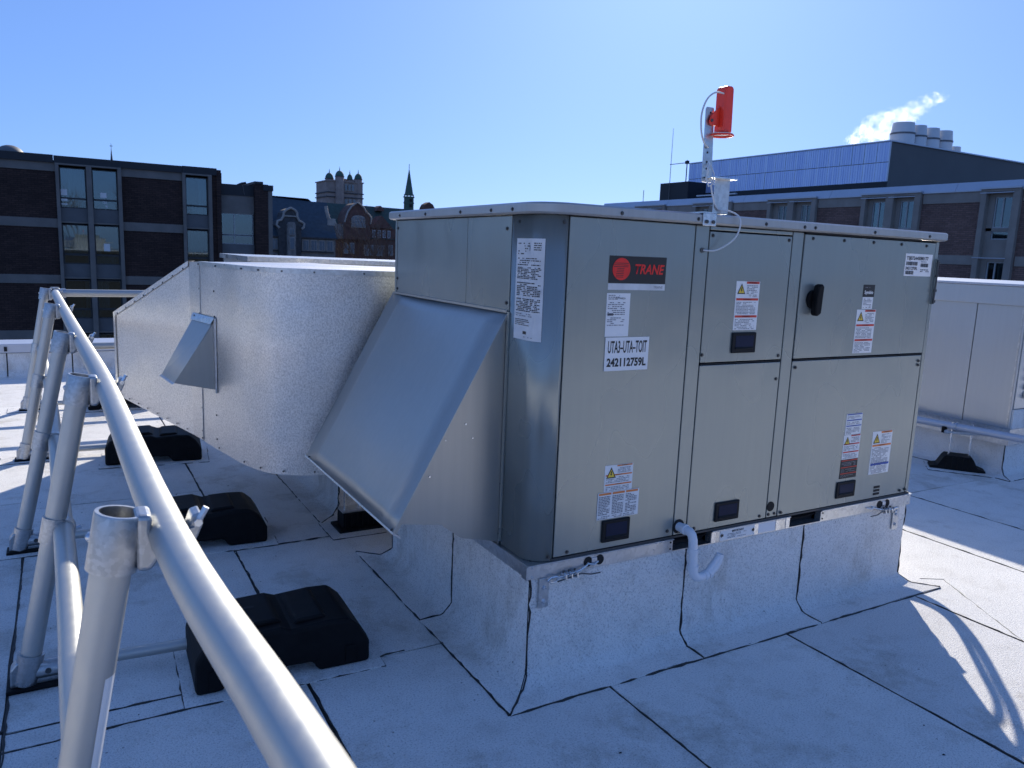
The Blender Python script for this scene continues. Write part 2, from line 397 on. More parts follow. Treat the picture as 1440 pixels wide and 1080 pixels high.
for nm, x0, x1, y0, y1, lb in (('parapet_wall', -12.3, -12, -9, 8.3, 'low parapet on the left edge of the roof beyond the guardrail'), ('parapet_wall', 14, 14.3, -9, 8.3, 'low parapet on the right edge of the roof behind the second unit')):
    p = root(nm, lb, 'parapet', (x0, 0, GZ)); B().box(x0, x1, y0, y1, GZ, -.13).build('membrane_face', 'flashing', p)
    B().box(x0-.03, x1+.03, y0, y1, -.13, -.06).build('metal_cap', 'coping', p)

# ================================================================ CURB UNDER THE UNIT
L_, W_ = 2.235, 1.366
def curb(root_, x0, x1, y0, y1, ztop, xs, ys, ext=.145, cut=None):
    """membrane flashed curb: core plus one sheet per panel, mitred at corners, cant at the foot"""
    B().box(x0+.012, x1-.012, y0+.012, y1-.012, GZ, ztop).build('curb_core', 'bitumen', root_)
    prof = [(0, ztop), (0, GZ+.2), (0, GZ+.058), (.008, GZ+.044), (.040, GZ+.015), (.052, GZ+.0095), (.09, GZ+.0075), (ext, GZ+.0065), (ext, GZ+.001)]
    def side(o, d, n, length, cuts):
        # o origin corner, d direction along the wall, n outward normal
        g = .004
        cs = [0]+cuts+[length]
        for a, b in zip(cs, cs[1:]):
            K = max(3, int((b-a)/.12)); vs = []; fs = []
            for i in range(K+1):
                t = i/K; w_ = random.uniform(-.005, .005)
                for j, (off, z) in enumerate(prof):
                    s0 = a+g if a > 0 else -off+g*.7; s1 = b-g if b < length else length+off-g*.7
                    jj = random.uniform(-.0012, .0012) if 0 < j < 6 else 0
                    p = o+d*lerp(s0, s1, t)+n*(off+(w_ if j >= 6 else jj)); vs.append((p.x, p.y, z))
            m_ = len(prof)
            for i in range(K):
                for j in range(m_-1): fs.append((i*m_+j, i*m_+j+1, (i+1)*m_+j+1, (i+1)*m_+j))
            B().add(vs, fs).build('flashing_sheet', 'flashing', root_, smooth=True)
        # dark bitumen under the foot edge and in the joints
        p0 = o-d*(ext)+n*(ext+.001); p1 = o+d*(length+ext)+n*(ext+.001)
        bead([(p0.x, p0.y, GZ+.001), (p1.x, p1.y, GZ+.001)], .0046, 'bitumen_bead', root_)
        under = []
        pr2 = [(p[0]-.003, p[1]-.002) for p in prof[:-1]]
        vs = []
        for s_ in (0, 1):
            for off, z in pr2:
                p = o+d*((-off) if s_ == 0 else length+off)+n*off; vs.append((p.x, p.y, z))
        k = len(pr2); B().add(vs, [(j, j+1, k+j+1, k+j) for j in range(k-1)]).build('bitumen_backing', 'bitumen', root_)
        # beads in joints
        for c in cuts+[0]:
            path = []
            for j, (off, z) in enumerate(pr2):
                off2 = off+.003; s_ = c if c > 0 else -off
                p = o+d*s_+n*(off2+(.0 if c else .003)); path.append(Vector((p.x, p.y, z+.002)))
            fine = []
            for a, b in zip(path, path[1:]):
                n_ = max(1, int((b-a).length/.03))
                for q in range(n_): fine.append(a.lerp(b, q/n_)+d*random.uniform(-.005, .005))
            fine.append(path[-1])
            B().tube(fine, [random.uniform(.0018, .005) for _ in fine], 5).build('bitumen_bead', 'bitumen', root_)
    V = Vector
    side(V((x0, y0, 0)), V((1, 0, 0)), V((0, -1, 0)), x1-x0, xs)
    side(V((x0, y1, 0)), V((0, -1, 0)), V((-1, 0, 0)), y1-y0, [y1-y for y in ys][::-1])
    side(V((x1, y0, 0)), V((0, 1, 0)), V((1, 0, 0)), y1-y0, [])
    side(V((x1, y1, 0)), V((-1, 0, 0)), V((0, 1, 0)), x1-x0, [])
cb1 = root('roof_curb', 'white membrane-covered curb with black seams that carries the near rooftop unit', 'roof curb', (L_/2, W_/2, GZ))
curb(cb1, 0.004, L_-.004, .004, W_-.004, -.002, [.757, 1.47], [.645])

# ================================================================ ROOFTOP UNIT
U = root('rooftop_unit', 'large grey rooftop air conditioning unit with red logo plate and sloped side hood', 'rooftop unit', (L_/2, W_/2, 0))
RB = .058; ZT = 1.308
B().box(.045, L_-.02, .045, W_-.02, RB-.02, ZT).build('inner_casing', 'dark', U)
# base rail, front with openings
def rail_front(x0, x1, name='base_rail'):
    return B().prism([(-.004, .001), (-.004, RB-.008), (-.012, RB-.004), (-.012, RB), (.03, RB), (.03, .001)], 'x', x0, x1).build(name, 'galv', U, bevel=.001)
rail_front(-.0145, .677); rail_front(.887, 1.362); rail_front(1.572, L_+.012)
for a, b in ((.677, .887), (1.362, 1.572)):
    B().box(a, b, .045, .06, .004, RB).build('fork_pocket', 'dark', U)
    B().box(a, b, -.004, .045, .001, .005).build('pocket_lip', 'galv', U)
    B().tube([(a, .03, .035), ((a+b)/2, .028, .030), (b, .03, .034)], .006, 6).build('pocket_wire', 'rubber', U)
B().prism([(-.004, .001), (-.004, RB-.006), (-.014, RB), (.018, RB), (.018, .001)], 'y', .0305, W_+.004).build('side_rail', 'galv', U)
B().box(L_-.018, L_+.008, .0305, W_-.011, .002, RB-.001).build('side_rail', 'galv', U)
B().box(.02, L_, W_-.01, W_+.008, .0015, RB-.0015).build('rear_rail', 'galv', U)
for x in (.665, .90, 1.35, 1.585):
    for z in (.015, .042):
        B().cyl((x, -.003, z), (0, -1, 0), .004, .003, 8).build('rivet_hole', 'dark', U)
for x in (.004, L_-.01):
    for z in (.012, .046): B().cyl((x+.004, -.004, z), (0, -1, 0), .0045, .003, 8).build('rivet', 'zinc', U)
for x in (.257, .311, 2.0, 2.058):
    B().cyl((x, -.0045, .029), (0, -1, 0), .020, .001, 20).build('rail_hole', 'dark', U)
for x in (.284, 2.03): B().box(x-.012, x+.012, -.009, -.004, .018, .042).build('strap_plate', 'zinc', U)
# front panels (thin slabs with folded edges, gaps show the dark casing)
def panel(x0, x1, z0, z1, name='door_panel', y=0.0, mat='cabinet', g=.0028):
    return B().box(x0+g, x1-g, y, y+.018, z0+g, z1-g).build(name, mat, U, bevel=.0025)
FB = .066
panel(.098, .676, FB, ZT, 'door_panel'); panel(.676, .748, FB, ZT, 'mullion_post')
panel(.748, 1.211, .771, ZT-.02, 'door_panel'); panel(.748, 1.211, FB, .765, 'door_panel')
panel(.748, 1.211, ZT-.02, ZT, 'header_strip')
panel(1.211, 1.280, FB, ZT, 'mullion_post')
panel(1.280, 2.196, .771, ZT-.006, 'door_panel', -.004); panel(1.280, 2.196, FB, .765, 'door_panel', -.001)
B().box(1.283, 2.19, -.002, .016, .7655, .770).build('panel_seam', 'dark', U)
B().box(.752, 1.206, -.001, .016, .7655, .770).build('panel_seam', 'dark', U)
panel(2.198, L_-.006, FB, ZT, 'corner_post')
for a, b, z in ((1.283, 2.19, ZT-.006),): B().box(a, b, -.010, .016, z, z+.006).build('drip_edge', 'dark', U)
# bottom pan edge
B().box(.09, L_-.004, -.002, .014, RB, FB).build('base_pan_edge', 'frame', U)
# corner panel with radius
RC = .085
def corner_path(s):
    """point and outward normal at distance s along the rounded corner, from the left face to the front"""
    a = .223-RC; arc = RC*math.pi/2
    if s < a: return Vector((0, .223-s, 0)), Vector((-1, 0, 0))
    if s < a+arc:
        t = (s-a)/RC; return Vector((RC-RC*math.cos(t), RC-RC*math.sin(t), 0)), Vector((-math.cos(t), -math.sin(t), 0))
    return Vector((RC+s-a-arc, 0, 0)), Vector((0, -1, 0))
STOT = (.223-RC)+RC*math.pi/2+.012
def wrap(b, s0, s1, z0, z1, off, n=None):
    n = n or max(1, int((s1-s0)/.012)); vs = []
    for i in range(n+1):
        p, nn = corner_path(lerp(s0, s1, i/n)); q = p+nn*off; vs += [(q.x, q.y, z0), (q.x, q.y, z1)]
    b.add(vs, [(2*i, 2*i+1, 2*i+3, 2*i+2) for i in range(n)])
cb = B(); wrap(cb, .003, STOT-.003, RB+.002, ZT-.001, 0, 26)
cp = cb.build('corner_panel', 'cabinet', U, smooth=True); sm = cp.modifiers.new('th', 'SOLIDIFY'); sm.thickness = .004; sm.offset = -1
# left face
def lpanel(y0, y1, z0, z1, name): return B().box(0, .018, y0+.0025, y1-.0025, z0, z1).build(name, 'cabinet', U, bevel=.002)
lpanel(.226, .586, RB+.03, ZT-.002, 'side_panel'); lpanel(.586, W_-.02, RB+.03, ZT-.002, 'side_panel')
B().box(-.003, .02, W_-.02, W_, RB, ZT).build('corner_post', 'cabinet', U, bevel=.002)
B().box(-.004, .0, .228, W_, RB, RB+.028).build('filter_rail', 'galv', U)
# right and rear faces
B().box(L_-.012, L_, 0.02, W_, RB, ZT).build('end_panel', 'cabinet', U); B().box(.0, L_, W_-.012, W_, RB, ZT).build('rear_panel', 'cabinet', U)
# roof cap with rounded front-left corner
def cap_outline(off, r):
    pts = []
    for i in range(11):
        t = math.pi/2*i/10; pts.append((r-off-(r)*math.cos(t), r-off-(r)*math.sin(t)))
    x1, y1 = L_+off, W_+off
    pts += [(x1-.02, -off), (x1, -off+.02), (x1, y1), (-off, y1)]
    return pts
capb = B(); lv = [(.004, 1.3085, .10), (.020, 1.3095, .11), (.027, 1.316, .12), (.027, 1.342, .12), (.020, 1.3485, .115), (-.05, 1.353, .09), (-.3, 1.360, .02)]
rings = [[(x, y, z) for x, y in cap_outline(o_, max(r_, .02))] for o_, z, r_ in lv]
n_ = len(rings[0])
for rg in rings: capb.v += rg
for i in range(len(rings)-1):
    for k in range(n_): capb.f.append((i*n_+k, i*n_+(k+1) % n_, (i+1)*n_+(k+1) % n_, (i+1)*n_+k))
capb.f.append(tuple(range((len(rings)-1)*n_, len(rings)*n_)))
capb.build('roof_cap', 'cap', U, smooth=True)
B().box(.05, L_-.01, .005, W_-.01, 1.3065, 1.3085).build('cap_gasket', 'dark', U)
# screws
scr = mesh_only(B().cyl((0, 0, 0), (0, -1, 0), .0075, .0022, 10).cyl((0, -.002, 0), (0, -1, 0), .0045, .004, 6), 'screw', 'screw')
scr_l = mesh_only(B().cyl((0, 0, 0), (-1, 0, 0), .0075, .0022, 10).cyl((-.002, 0, 0), (-1, 0, 0), .0045, .004, 6), 'screw', 'screw')
for x, z in [(.16, .082), (.645, .092), (.70, .082), (.735, .082), (.79, .082), (1.17, .083), (1.225, .083), (1.262, .083), (1.30, .083), (.765, 1.27), (1.19, 1.27),
             (.757, .775+.03), (1.19, .79), (1.19, .69), (1.30, .735), (2.17, .735), (2.17, .715), (1.33, 1.283), (1.53, 1.283), (1.73, 1.283), (1.93, 1.283), (2.12, 1.283), (2.15, .083), (2.19, .085)]:
    inst(scr, 'screw', (x, 0 if x < 1.28 else -.004, z), U)
for y, z in [(.26, 1.26), (1.335, 1.27), (1.335, 1.03), (.245, .99), (1.335, .98), (.237, .1), (.237, .3)]: inst(scr_l, 'screw', (0, y, z), U)
for x in (.30, .66, 1.02, 1.245, 1.31, 1.7, 2.1): inst(scr, 'cap_screw', (x, -.026, 1.326), U)
for y in (.18, .34, .6, .95, 1.25): inst(scr_l, 'cap_screw', (-.026, y, 1.326), U)
p, nn = corner_path(.05); inst(scr_l, 'screw', (p.x, p.y, 1.285), U)
p, nn = corner_path(STOT-.02); inst(scr, 'screw', (p.x, p.y, 1.285), U); inst(scr, 'screw', (p.x, p.y, .075), U)
# recessed latches
def latch(x0, x1, z0, z1):
    o = B().box(x0, x1, -.009, 0, z0, z1).build('recessed_handle', 'latch', U, bevel=.008, seg=3)
    B().box(x0+.017, x1-.017, -.0102, -.009, z0+.015, z1-.013).build('handle_recess', 'latchglass', o)
    B().prism([(-.0102, z0+.015), (-.0135, z0+.019), (-.0102, z0+.026)], 'x', x0+.017, x1-.017).build('handle_lip', 'latch', o)
latch(.909, 1.043, .808, .892); latch(.313, .446, .094, .182); latch(.897, 1.034, .095, .178); latch(1.662, 1.795, .100, .179)
# disconnect knob
kb = B().cyl((1.362, -.004, 1.028), (0, -1, 0), .040, .012, 28).build('disconnect_knob', 'rubber', U, smooth=True)
B().prism([(1.345, .965), (1.36, .958), (1.380, .970), (1.382, 1.02), (1.385, 1.085), (1.372, 1.096), (1.352, 1.088), (1.343, 1.03)], 'y', -.045, -.014).build('knob_grip', 'rubber', kb, bevel=.006, seg=3)
B().cyl((1.233, 0, .119), (0, -1, 0), .022, .003, 20).build('grommet', 'latch', U, smooth=True)
for z in (.088, .105, .122): B().box(1.945, 1.988, -.0035, -.0012, z-.005, z+.005).build('louver_slot', 'dark', U)
# hinge rod at the right door
hg = B().box(2.204, 2.213, -.012, -.004, 1.01, 1.225).build('hinge_strip', 'cabinet', U)
B().tube([(2.2085, -.016, 1.222), (2.2085, -.018, 1.12), (2.2085, -.016, 1.012)], .004, 8).build('hinge_rod', 'screw', hg)
for z in (1.018, 1.07, 1.14, 1.2): B().cyl((2.2085, -.018, z), (0, 0, 1), .0075, .012, 8).build('hinge_knuckle', 'screw', hg)

# ---- printed labels -------------------------------------------------------
def text_mesh(body, size, mat, place, parent, xs=1.0, shear=0, bold=0, name='lettering', align='LEFT', fit=None, fith=None):
    cu = bpy.data.curves.new(name, 'FONT'); cu.body = body; cu.size = size; cu.shear = shear; cu.offset = bold; cu.align_x = align
    cu.resolution_u = 3
    t = bpy.data.objects.new(name, cu); COL.objects.link(t)
    dg = bpy.context.evaluated_depsgraph_get(); me = bpy.data.meshes.new_from_object(t.evaluated_get(dg))
    bpy.data.objects.remove(t); me.name = name
    me.materials.clear(); me.materials.append(M[mat])
    if fit:
        xa = min(v.co.x for v in me.vertices); xb = max(v.co.x for v in me.vertices); xs = fit/(xb-xa)
        for v in me.vertices: v.co.x -= xa
    if fith:
        ya = min(v.co.y for v in me.vertices); yb = max(v.co.y for v in me.vertices)
        for v in me.vertices: v.co.y = (v.co.y-ya)*fith/(yb-ya)
    for v in me.vertices: v.co = place(v.co.x*xs, v.co.y)
    o = bpy.data.objects.new(name, me); COL.objects.link(o); attach(o, parent); return o
def fine_print(parent, u0, u1, v0, v1, place, rows, mat='inkgrey', cols=1, dens=.8, hfrac=.45, name='fine_print'):
    """rows of tiny printed word shapes on a sticker, as one mesh"""
    b = B(); rh = (v1-v0)/rows; cw = (u1-u0)/cols
    for c in range(cols):
        for r in range(rows):
            u = u0+c*cw; end = u0+(c+1)*cw-.08*cw
            if random.random() > .85: end -= cw*random.uniform(.2, .6)
            v = v1-(r+.8)*rh
            while u < end:
                w_ = min(random.uniform(.4, 1.6)*rh*1.4, end-u)
                if w_ <= 0: break
                if random.random() < dens:
                    q = [place(u, v), place(u+w_, v), place(u+w_, v+rh*hfrac), place(u, v+rh*hfrac)]
                    b.add(q, [(0, 1, 2, 3)])
                u += w_+rh*.35
    o = b.build(name, mat, parent); return o
def front_place(x, z, y): return lambda u, v: Vector((x+u, y, z+v))
def sticker(x0, x1, z0, z1, mat='paper', y=0, name='label_sticker', rot=0, label=None):
    o = B().box(x0, x1, y-.0012, y, z0, z1).build(name, mat, U)
    if label: o['label'] = label
    return o
def bar(parent, x0, x1, z0, z1, y, mat, name='header_bar'): return B().add([(x0, y, z0), (x1, y, z0), (x1, y, z1), (x0, y, z1)], [(0, 1, 2, 3)]).build(name, mat, parent)
# logo plate
o = sticker(.277, .541, 1.08, 1.178, 'ink', 0, 'logo_plate', label='black plate with red round emblem and the word TRANE')
Y1 = -.0022
B().cyl((.332, Y1+.0004, 1.131), (0, -1, 0), .0400, .0006, 36).build('logo_disc', 'logored', o)
for k in range(9):   # T of thin dark lines cut into the disc
    z = 1.152-k*.0062; hw = .034 if k < 3 else .024-.0012*k
    x0 = .332-(.036 if k < 3 else .020+.001*(k-3)); x1 = .332+(.030 if k < 3 else .012-.0006*(k-3))
    d = math.sqrt(max(0, .0395**2-(z-1.131)**2)); x0 = max(x0, .332-d+.001); x1 = min(x1, .332+d-.001)
    bar(o, x0, x1, z-.0011, z+.0011, Y1-.0004, 'ink', 'logo_line')
text_mesh('TRANE', .046, 'logored', front_place(.394, 1.1145, Y1-.0001), o, 1.0, .22, .0012, fit=.138, fith=.036)
o = sticker(.277, .541, 1.056, 1.079, 'paperw', 0, 'series_strip')
text_mesh('TRANE', .013, 'inkgrey', front_place(.485, 1.063, Y1), o, 1.1)
fine_print(o, 0, .19, 0, .012, front_place(.283, 1.062, Y1), 1, 'inkgrey', 1, .35)
o = sticker(.275, .381, .886, 1.044, 'paper', 0, 'data_sheet')
fine_print(o, 0, .055, .0, .02, front_place(.281, 1.020, Y1), 3, 'inkgrey'); text_mesh('327174402A', .010, 'ink', front_place(.312, 1.022, Y1), o, .9)
fine_print(o, 0, .085, 0, .05, front_place(.281, .964, Y1), 7, 'inkgrey', 1, .7); bar(o, .281, .307, .962, .972, Y1, 'inkgrey', 'barcode')
fine_print(o, 0, .085, 0, .033, front_place(.281, .925, Y1), 5, 'inkgrey', 1, .6)
o = sticker(.279, .482, .759, .883, 'paper', -.0014, 'name_tag', label='white tag reading UTA3-UTA-TOIT 242112759L in black')
text_mesh('UTA3–UTA–TOIT', .062, 'ink', front_place(.291, .8245, Y1-.0012), o, .455, 0, .0010, fit=.181, fith=.046)
text_mesh('242112759L', .044, 'ink', front_place(.289, .7735, Y1-.0012), o, .735, 0, .0016, fit=.183, fith=.033)
def triangle(parent, x, z, s, y):
    B().add([(x, y, z), (x+s, y, z), (x+s/2, y, z+s*.95)], [(0, 1, 2)]).build('hazard_border', 'ink', parent)
    B().add([(x+s*.14, y-.0004, z+s*.09), (x+s*.86, y-.0004, z+s*.09), (x+s*.5, y-.0004, z+s*.77)], [(0, 1, 2)]).build('hazard_triangle', 'yellow', parent)
    B().add([(x+s*.46, y-.0007, z+s*.6), (x+s*.60, y-.0007, z+s*.6), (x+s*.52, y-.0007, z+s*.36), (x+s*.6, y-.0007, z+s*.36), (x+s*.44, y-.0007, z+s*.12), (x+s*.48, y-.0007, z+s*.3), (x+s*.4, y-.0007, z+s*.3)], [(0, 6, 5, 4, 3, 2, 1)]).build('hazard_bolt', 'ink', parent)
def warning(x0, x1, z0, z1, heads, headcol, y=0, tri=True, words=('WARNING', 'WARNING', 'WARNING'), name='warning_label', base='paper', pr='inkgrey'):
    o = sticker(x0, x1, z0, z1, base, y, name); w_ = x1-x0; h = z1-z0; Y = y-.0022
    if tri: triangle(o, x0+w_*.05, z1-h*.02-w_*.36, w_*.34, Y)
    edges = list(heads)+[0]
    for i, f in enumerate(heads):
        zt = z0+h*f; xa = x0+w_*(.42 if (i == 0 and tri) else .03)
        bh = min(.010, h*.06); bar(o, xa, x1-w_*.03, zt-bh, zt-.001, Y, headcol)
        text_mesh(words[i % len(words)], bh*.95, 'ink', front_place((xa+x1-w_*.03)/2, zt-bh*.88, Y-.0005), o, 1, 0, 0, align='CENTER')
        zb = z0+h*edges[i+1]; zt2 = zt-bh-.003
        if zt2-zb > .01:
            xs_ = x0+w_*.45 if (i == 0 and tri) else x0+w_*.05
            if i == 0 and tri: zt3 = zb+.004
            fine_print(o, 0, x1-w_*.05-xs_, 0, zt2-zb-.004, front_place(xs_, zb+.003, Y), max(2, int((zt2-zb)/.0062)), pr, 1, .85)
    return o
warning(.912, 1.043, .901, 1.098, [1, .66, .31], 'redink')
warning(1.666, 1.799, .786, .984, [1, .67, .33], 'redink', -.004)
warning(1.682, 1.795, .404, .503, [1, .72, .45], 'blueink', -.001, False, ('NOTICE',))
warning(1.679, 1.797, .286, .402, [1, .66, .33], 'redink', -.001)
warning(1.676, 1.796, .193, .285, [.98, .62, .30], 'redink', -.001, False, ('DANGER',), base='ink', pr='inkgrey')
o = warning(1.889, 2.038, .191, .402, [1, .70], 'orange', -.001)
bar(o, 1.895, 2.032, .235, .245, -.0035, 'blueink')
warning(.314, .447, .294, .397, [1, .66, .30], 'orange')
o = sticker(.287, .484, .187, .293, 'paper', -.0013, 'caution_label')
for k in range(3): bar(o, .291+k*.064, .291+k*.064+.058, .283, .291, -.0035, 'orange'); fine_print(o, 0, .058, 0, .075, front_place(.291+k*.064, .204, -.0035), 12, 'inkgrey', 1, .95, .6)
fine_print(o, 0, .18, 0, .013, front_place(.291, .189, -.0035), 2, 'inkgrey', 3, .8)
o = sticker(1.694, 1.773, 1.041, 1.096, 'ink', -.004, 'controller_badge')
text_mesh('Symbio', .021, 'paper', front_place(1.703, 1.055, -.0062), o, .9, 0, .0006, fit=.060); fine_print(o, 0, .05, 0, .006, front_place(1.705, 1.081, -.0062), 1, 'inkgrey')
o = sticker(1.696, 1.768, .987, 1.040, 'paper', -.004, 'controller_note'); fine_print(o, 0, .06, 0, .044, front_place(1.702, .991, -.0062), 7)
o = sticker(1.971, 2.176, 1.141, 1.244, 'paper', -.004, 'serial_label', label='white serial number label with barcodes')
text_mesh('TSJ072A4S0B0177', .022, 'ink', front_place(1.979, 1.216, -.0062), o, .78, 0, .0005, fit=.165); text_mesh('242112759L', .019, 'ink', front_place(1.977, 1.170, -.0062), o, .75, 0, .0005, fit=.09)
for bx, bz, n in ((1.979, 1.190, 22), (1.979, 1.148, 17), (2.09, 1.184, 16)):
    bb = B(); x = bx
    for k in range(n):
        w_ = random.choice((.0012, .002, .003)); bb.add([(x, -.0062, bz), (x+w_, -.0062, bz), (x+w_, -.0062, bz+.017), (x, -.0062, bz+.017)], [(0, 1, 2, 3)]); x += w_+random.choice((.0012, .002))
    bb.build('barcode', 'ink', o)
fine_print(o, 0, .075, 0, .016, front_place(2.09, 1.160, -.0062), 2, 'ink'); fine_print(o, 0, .075, 0, .008, front_place(2.09, 1.205, -.0062), 1, 'inkgrey')
# rail labels
o = B().box(.939, 1.14, -.0055, -.004, .006, RB-.005).build('rail_label', 'paper', U)
text_mesh('IMPORTANT', .0125, 'ink', front_place(1.005, .037, -.0066), o, 1, 0, .0004, fit=.07)
fine_print(o, 0, .12, 0, .022, front_place(.98, .012, -.0066), 4)
for x, s_ in ((.948, -1), (1.132, 1)):
    B().add([(x-.008*s_, -.0066, .024), (x-.008*s_, -.0066, .034), (x, -.0066, .034), (x, -.0066, .04), (x+.010*s_, -.0066, .029), (x, -.0066, .018), (x, -.0066, .024)], [tuple(range(7))]).build('arrow_mark', 'ink', o)
B().box(1.165, 1.27, -.0055, -.004, .006, RB-.005).build('blank_plate', 'pvc', U)
for a in (.9, 1.152, 1.285, 1.35): B().box(a-.012, a+.012, -.0062, -.004, .003, RB-.003).build('rail_bracket', 'zinc', U)
# nameplate wrapped on the corner
nb = B(); S0, S1 = .041, (.223-RC)+RC*R(42); wrap(nb, S0, S1, .868, 1.225, .0012)
npo = nb.build('rating_plate', 'paperw', U); npo['label'] = 'tall silver rating plate of small print wrapped round the corner'
LWD = S1-S0
def npl(u, v):
    p, n2 = corner_path(S0+u); q = p+n2*.0022; return Vector((q.x, q.y, .868+v))
fine_print(npo, .012, LWD-.06, .30, .345, npl, 5, 'ink', 1, .6); fine_print(npo, .115, LWD-.01, .315, .345, npl, 4, 'ink')
text_mesh('ψ', .03, 'ink', lambda u, v: npl(.08+u, .312+v), npo)
fine_print(npo, .012, LWD-.01, .262, .292, npl, 4, 'ink', 3, .7)
for z0, z1 in ((.215, .258), (.155, .205), (.1, .148)):
    fine_print(npo, .012, LWD-.008, z0, z1, npl, 8, 'ink', 6, .8, .6)
fine_print(npo, .012, LWD-.02, .082, .096, npl, 2, 'inkgrey', 3, .6); fine_print(npo, .008, LWD-.045, .05, .075, npl, 4, 'ink', 1, .9)
fine_print(npo, .05, .1, .018, .03, npl, 1, 'ink', 1, .9, .9); fine_print(npo, .07, .13, .008, .014, npl, 1, 'inkgrey')
# ---- rain hood on the left face ------------------------------------------
HT, HZ, HX, Hy0, Hy1 = .958, .165, -.438, .234, 1.391
hood = B()
nn_ = 14; vs = []
for i in range(nn_+1):
    t = i/nn_; sag = -.004*math.sin(math.pi*t)
    for k in range(9):
        y = lerp(Hy0, Hy1, k/8); vs.append((lerp(0, HX, t), y, lerp(HT, HZ, t)+sag+.003*math.sin(k*.9+t*5)))
fs = [(i*9+k, i*9+k+1, (i+1)*9+k+1, (i+1)*9+k) for i in range(nn_) for k in range(8)]
hd = B().add(vs, fs).build('hood_top', 'hoodpaint', U, smooth=True)
sdm = hd.modifiers.new('th', 'SOLIDIFY'); sdm.thickness = .003
for y in (Hy0, Hy1-.004):
    B().prism([(0, HT-.004), (HX, HZ-.002), (HX+.035, HZ+.028), (-.249, .169), (-.165, .105), (0, .066)], 'y', y, y+.004).build('hood_side', 'hoodpaint', U)
B().prism([(0, HT), (HX-.002, HZ), (HX+.010, HZ-.010), (.0, HT-.020)], 'y', Hy0-.004, Hy0-.001).build('hood_hem', 'hoodpaint', U)
B().prism([(HX-.004, HZ-.003), (HX-.001, HZ+.004), (HX+.03, HZ-.018), (HX+.028, HZ-.024)], 'y', Hy0-.006, Hy1+.004).build('hood_lip', 'galv', U)
B().box(-.007, 0, Hy0-.004, Hy1-.02, HT-.004, HT+.006).build('hood_flange', 'hoodpaint', U)
B().box(-.006, -.001, Hy0-.020, Hy0-.004, .075, HT).build('hood_side_flange', 'cabinet', U)
for x, z in ((-.16, .545), (-.30, .36)): B().cyl((x, Hy0-.001, z), (0, -1, 0), .004, .003, 8).build('hood_rivet', 'zinc', U)
for x in (-.24, -.13): B().cyl((x, Hy0-.001, .49-.0*x), (0, -1, 0), .003, .003, 8).build('hood_rivet', 'zinc', U)
for x, y in ((HX+.003, Hy0+.02), (HX+.003, Hy1-.05)): B().cyl((x, y, HZ+.004), (-.5, 0, .8), .005, .005, 8).build('hood_screw', 'screw', U)
# filter opening seen under the hood
B().box(-.003, -.001, .25, W_-.04, .10, HT-.05).build('filter_bank', 'dark', U)
# condensate trap
ptc = B()
def arc(c, a0, a1, r, axes, n=7):
    out = []
    for i in range(n+1):
        t = lerp(a0, a1, i/n); v = Vector(c); v[axes[0]] += r*math.cos(t); v[axes[1]] += r*math.sin(t); out.append(v)
    return out
PR = .0185
path = [Vector((.703, .0, .104)), Vector((.707, -.03, .103))]+[Vector((.708+.004*t, -.05-.03*math.sin(t*math.pi/2), .103-.03*(1-math.cos(t*math.pi/2)))) for t in (.3, .6, 1)]
path += [Vector((.716, -.081, .03)), Vector((.722, -.082, -.045))]
tr_ = B().tube(path, PR, 16).build('condensate_pipe', 'pvc', U, smooth=True)
path2 = [Vector((.7225, -.082, -.04)), Vector((.7235, -.083, -.06)), Vector((.729, -.084, -.076)), Vector((.742, -.085, -.087)), Vector((.760, -.086, -.090)), Vector((.785, -.087, -.086))]
B().tube(path2, [PR*1.02]*6, 16).build('trap_elbow', 'pvc', tr_, smooth=True)
path3 = [Vector((.785, -.087, -.086)), Vector((.81, -.087, -.080)), Vector((.835, -.087, -.064)), Vector((.852, -.087, -.042)), Vector((.862, -.087, -.008))]
B().tube(path3, PR*.93, 16, r_in=PR*.72).build('trap_outlet', 'pvc', tr_, smooth=True)
for p, d in (((.716, -.081, .035), (0, 0, -1)), ((.7225, -.082, -.035), (.1, 0, -1)), ((.779, -.087, -.087), (1, 0, .15)), ((.8, -.087, -.083), (1, 0, .3)), ((.705, -.028, .1035), (0, -1, 0))):
    B().cyl(p, d, PR*1.16, .016, 16).build('pipe_collar', 'pvc', tr_, smooth=True)
B().cyl((.703, -.0005, .104), (0, -1, 0), .030, .002, 18).build('pipe_hole', 'dark', U)

# ---- sensor mast on the roof cap -----------------------------------------
mast = root('sensor_mast', 'perforated galvanised bracket mast holding a red sensor above the unit roof', 'sensor mast', (.72, .02, 1.34))
B().box(.678, .745, -.033, -.0285, 1.303, 1.350).build('clamp_plate', 'zinc', mast, bevel=.002)
B().box(.678, .745, -.033, .06, 1.3505, 1.3545).build('clamp_top', 'zinc', mast)
for x in (.695, .728): B().cyl((x, -.033, 1.318), (0, -1, 0), .0075, .005, 6).build('bolt', 'screw', mast)
B().box(.745, .860, .028, .10, 1.3555, 1.360).build('bracket_foot', 'galv', mast)
B().box(.779, .858, .026, .030, 1.358, 1.486).build('bracket_web', 'galv', mast, bevel=.001)
B().prism([(.728, 1.484), (.860, 1.484), (.860, 1.489), (.728, 1.489)], 'y', -.012, .034).build('bracket_shelf', 'zinc', mast)
B().prism([(.728, 1.478), (.765, 1.478), (.765, 1.489), (.728, 1.489)], 'y', .028, .034).build('shelf_lip', 'zinc', mast)
mo = [(.716, 1.470), (.764, 1.470), (.757, 1.735), (.752, 1.745), (.716, 1.745), (.711, 1.735)]
B().prism([(.718, 1.470), (.768, 1.470), (.752, 1.737), (.748, 1.745), (.717, 1.745), (.712, 1.737)], 'y', .034, .038).build('mast_strip', 'galv', mast)
